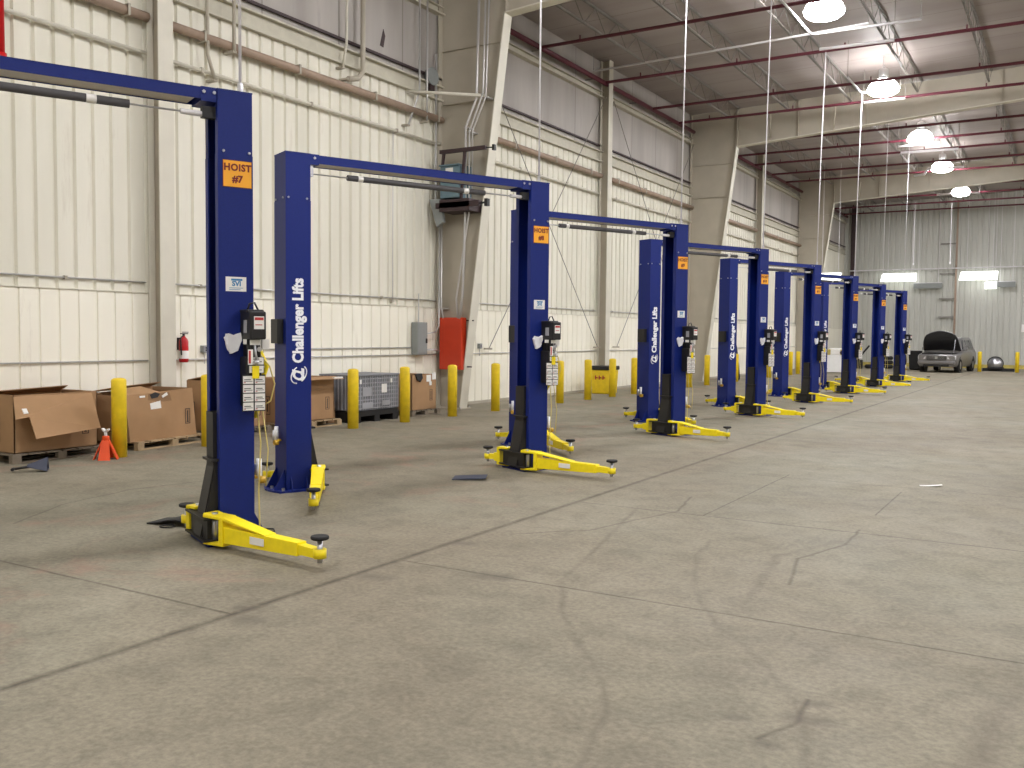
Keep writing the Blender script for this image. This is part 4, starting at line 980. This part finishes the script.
tyre(-9.75, 56.0, 0, True, 'black tyre lying flat in the middle of the dark heap')
tyre(-9.0, 56.4, 0, True, 'black tyre lying flat behind the next to last lift')
tyre(-9.0, 56.4, .24, True, 'second black tyre of the pile behind the next to last lift')
tyre(-9.0, 56.4, .48, True, 'topmost black tyre of the pile behind the next to last lift')
tyre(-8.15, 56.0, 0, False, 'black tyre standing upright left of the last lift', .5)
m = MB(); m.tube([(-10.3, 55.2, .5), (-10.0, 55.1, .95), (-9.7, 55.0, 1.3)], .05, 8); m.box(-10.5, -10.1, 55.0, 55.4, 0, .5); o = m.build('floor_jack', M['black'], bevel=.01); tag(o, 'dark floor jack with its handle raised among the far tyres', 'floor jack')
t = thing('dark_bin', 'black wheeled bin standing left of the silver car', 'bin', (-7.35, 55.3, 0), .1)
m = MB(); vs = m.box(-.28, .28, -.3, .3, .05, 1.0)
for v in vs[4:]: v.co.x *= 1.2; v.co.y *= 1.2
m.build('body', M['rubber'], t, bevel=.03)
m = MB(); m.box(-.36, .36, -.38, .38, 1.0, 1.06); m.build('lid', M['black'], t, bevel=.02)
m = MB(); m.cyl((-.26, .3, .1), (.26, .3, .1), .1, 14); m.build('wheel', M['rubber'], t)
t = thing('shiny_drum', 'shiny round silver object on a dark base between the two far bollards', 'drum', (-3.5, 56.6, 0), 0)
t.scale = (.82, .82, .8)
m = MB(); m.lathe([(.05, .1), (.3, .16), (.44, .32), (.47, .5), (.43, .68), (.3, .84), (.05, .9)], seg=24); m.build('shell', M['chrome'], t)
m = MB(); m.torus((0, 0, .2), (0, 0, 1), .42, .1, 24, 8); m.box(-.75, 1.1, -.25, .3, 0, .2); m.build('base', M['rubber'], t)
m = MB(); m.torus((0, -.1, .52), (0, 1, 0), .44, .05, 28, 8); m.build('rim_band', M['black'], t)
m = MB(); m.box(-2.55, -2.2, YE-.03-.06, YE-.05, 2.15, 2.6); o = m.build('wall_notice', M['paper']); tag(o, 'small white notice on the far end wall at the right edge', 'notice')

# ------------------------------------------------------------------ car
def make_car():
    t = thing('car', 'silver SUV parked at the far end wall with its hood raised', 'car', (-5.6, 54.0, 0), R(-96.5))
    W = .95
    def loft(m, secs):
        """secs: list of (x, [(y,z)...]) cross-sections of equal length"""
        rings = [[m.bm.verts.new((x, y, z)) for y, z in pr] for x, pr in secs]
        for A, B in zip(rings, rings[1:]):
            n = len(A)
            for i in range(n):
                f = m.bm.faces.new((A[i], A[(i+1) % n], B[(i+1) % n], B[i])); f.smooth = True
        m.bm.faces.new(rings[0][::-1]); m.bm.faces.new(rings[-1])
    def sec(w, zb, zm, zt, tw): return [(-w*.92, zb), (w*.92, zb), (w, zb+.15), (w, zm), (tw, zt), (-tw, zt), (-w, zm), (-w, zb+.15)]
    m = MB(); loft(m, [(-2.4, sec(.86, .4, .9, 1.05, .8)), (-2.3, sec(.93, .32, .95, 1.12, .86)), (-1.0, sec(W, .28, .98, 1.14, .88)), (1.0, sec(W, .28, .98, 1.12, .88)), (1.25, sec(W, .28, .92, .98, .9)), (2.15, sec(.93, .3, .86, .94, .86)), (2.38, sec(.84, .34, .8, .86, .78))])
    m.build('body', M['silver'], t)
    m = MB(); loft(m, [(-2.35, sec(.84, 1.0, 1.1, 1.15, .74)), (-2.05, sec(.86, 1.0, 1.2, 1.72, .66)), (-1.6, sec(.87, 1.0, 1.2, 1.8, .68)), (-.1, sec(.87, 1.0, 1.2, 1.8, .68)), (.35, sec(.87, 1.0, 1.2, 1.7, .66)), (1.12, sec(.86, 1.0, 1.08, 1.14, .8))])
    m.build('cabin', M['silver'], t)
    for s in (-1, 1):
        for a, b, c, d in ((-1.85, -1.15, -1.15, -1.75), (-1.05, -.25, -.25, -1.05), (-.15, .72, .2, -.15)):
            m = MB(); m.prism([(a, s*.855, 1.2), (b, s*.855, 1.2), (c, s*.725, 1.66), (d, s*.725, 1.66)], (0, s*.02, 0)); m.build('side_window', M['glass'], t)
        m = MB(); m.box(.55, .75, min(s*.9, s*1.1), max(s*.9, s*1.1), 1.12, 1.28); m.build('mirror', M['silver'], t, bevel=.03)
        m = MB(); m.prism([(2.36, s*.80, .68), (2.28, s*.90, .68), (2.26, s*.90, .84), (2.36, s*.52, .84), (2.39, s*.52, .7)], (.02, 0, 0)); m.build('headlight', M['headlight'], t)
        for x in (1.45, -1.45):
            m = MB(); m.torus((x, s*.86, .37), (0, 1, 0), .26, .11, 24, 10); o = m.build('wheel', M['rubber'], t)
            m = MB(); m.cyl((x, s*.80, .37), (x, s*.95, .37), .2, 16); m.build('wheel_rim', M['alu'], o)
            m = MB(); m.cyl((x, s*.7, .4), (x, s*.945, .4), .42, 20); m.build('wheel_arch', M['black'], t)
    m = MB(); m.prism([(1.15, -.74, 1.16), (1.15, .74, 1.16), (.42, .62, 1.66), (.42, -.62, 1.66)], (.02, 0, .02)); m.build('windshield', M['glass'], t)
    m = MB(); m.box(1.2, 2.2, -.74, .74, .9, 1.0); m.build('engine_bay', M['black'], t)
    m = MB(); m.box(2.34, 2.41, -.45, .45, .64, .84); g = m.build('grille', M['black'], t)
    m = MB()
    for z in (.68, .74, .8): m.box(2.41, 2.425, -.43, .43, z, z+.015)
    m.box(2.41, 2.43, -.06, .06, .69, .82); m.build('grille_bar', M['alu'], g)
    m = MB(); m.box(2.2, 2.5, -.88, .88, .42, .6); m.build('bumper', M['silver'], t, bevel=.06)
    m = MB(); m.box(2.42, 2.46, -.6, .6, .3, .42); m.build('air_intake', M['black'], t)
    # raised hood
    m = MB()
    YS = [-1+.25*q for q in range(9)]
    th = R(60); L = .95; n = 8; top = []
    for i in range(n+1):
        u = i/n; x = 1.12+L*u*math.cos(th)+.12*math.sin(PI*u); z = 1.13+L*u*math.sin(th)+.02*u; w = .90-.06*u-.14*u**4; z -= .04*u
        top.append([m.bm.verts.new((x, y*w, z+(.05+.16*u*u)*(1-y*y))) for y in YS]+[m.bm.verts.new((x+.03, y*w, z-.03+(.05+.16*u*u)*(1-y*y))) for y in YS])
    for A, B in zip(top, top[1:]):
        for i in range(8):
            for off in (0, 9): 
                f = m.bm.faces.new((A[i+off], A[i+1+off], B[i+1+off], B[i+off])); f.material_index = 1 if off else 0
        for i, j in ((0, 9), (8, 17)): m.bm.faces.new((A[i], A[j], B[j], B[i]))
    for T in (top[0], top[-1]):
        for i in range(8): m.bm.faces.new((T[i], T[i+1], T[i+10], T[i+9]))
    m.build('hood', [M['silver'], M['black']], t)
    m = MB(); m.cyl((1.9, .7, .95), (1.55, .68, 1.7), .006, 6); m.build('prop_rod', M['chrome'], t)
make_car()

# ------------------------------------------------------------------ render settings
sc = bpy.context.scene
w = bpy.data.worlds.new('world'); sc.world = w; w.use_nodes = True
w.node_tree.nodes['Background'].inputs['Color'].default_value = (.02, .02, .022, 1)
sc.view_settings.view_transform = 'Standard'; sc.view_settings.look = 'None'
sc.view_settings.gamma = 1; sc.view_settings.use_curve_mapping = False
sc.view_settings.exposure = 1.42
sc.cycles.max_bounces = 8
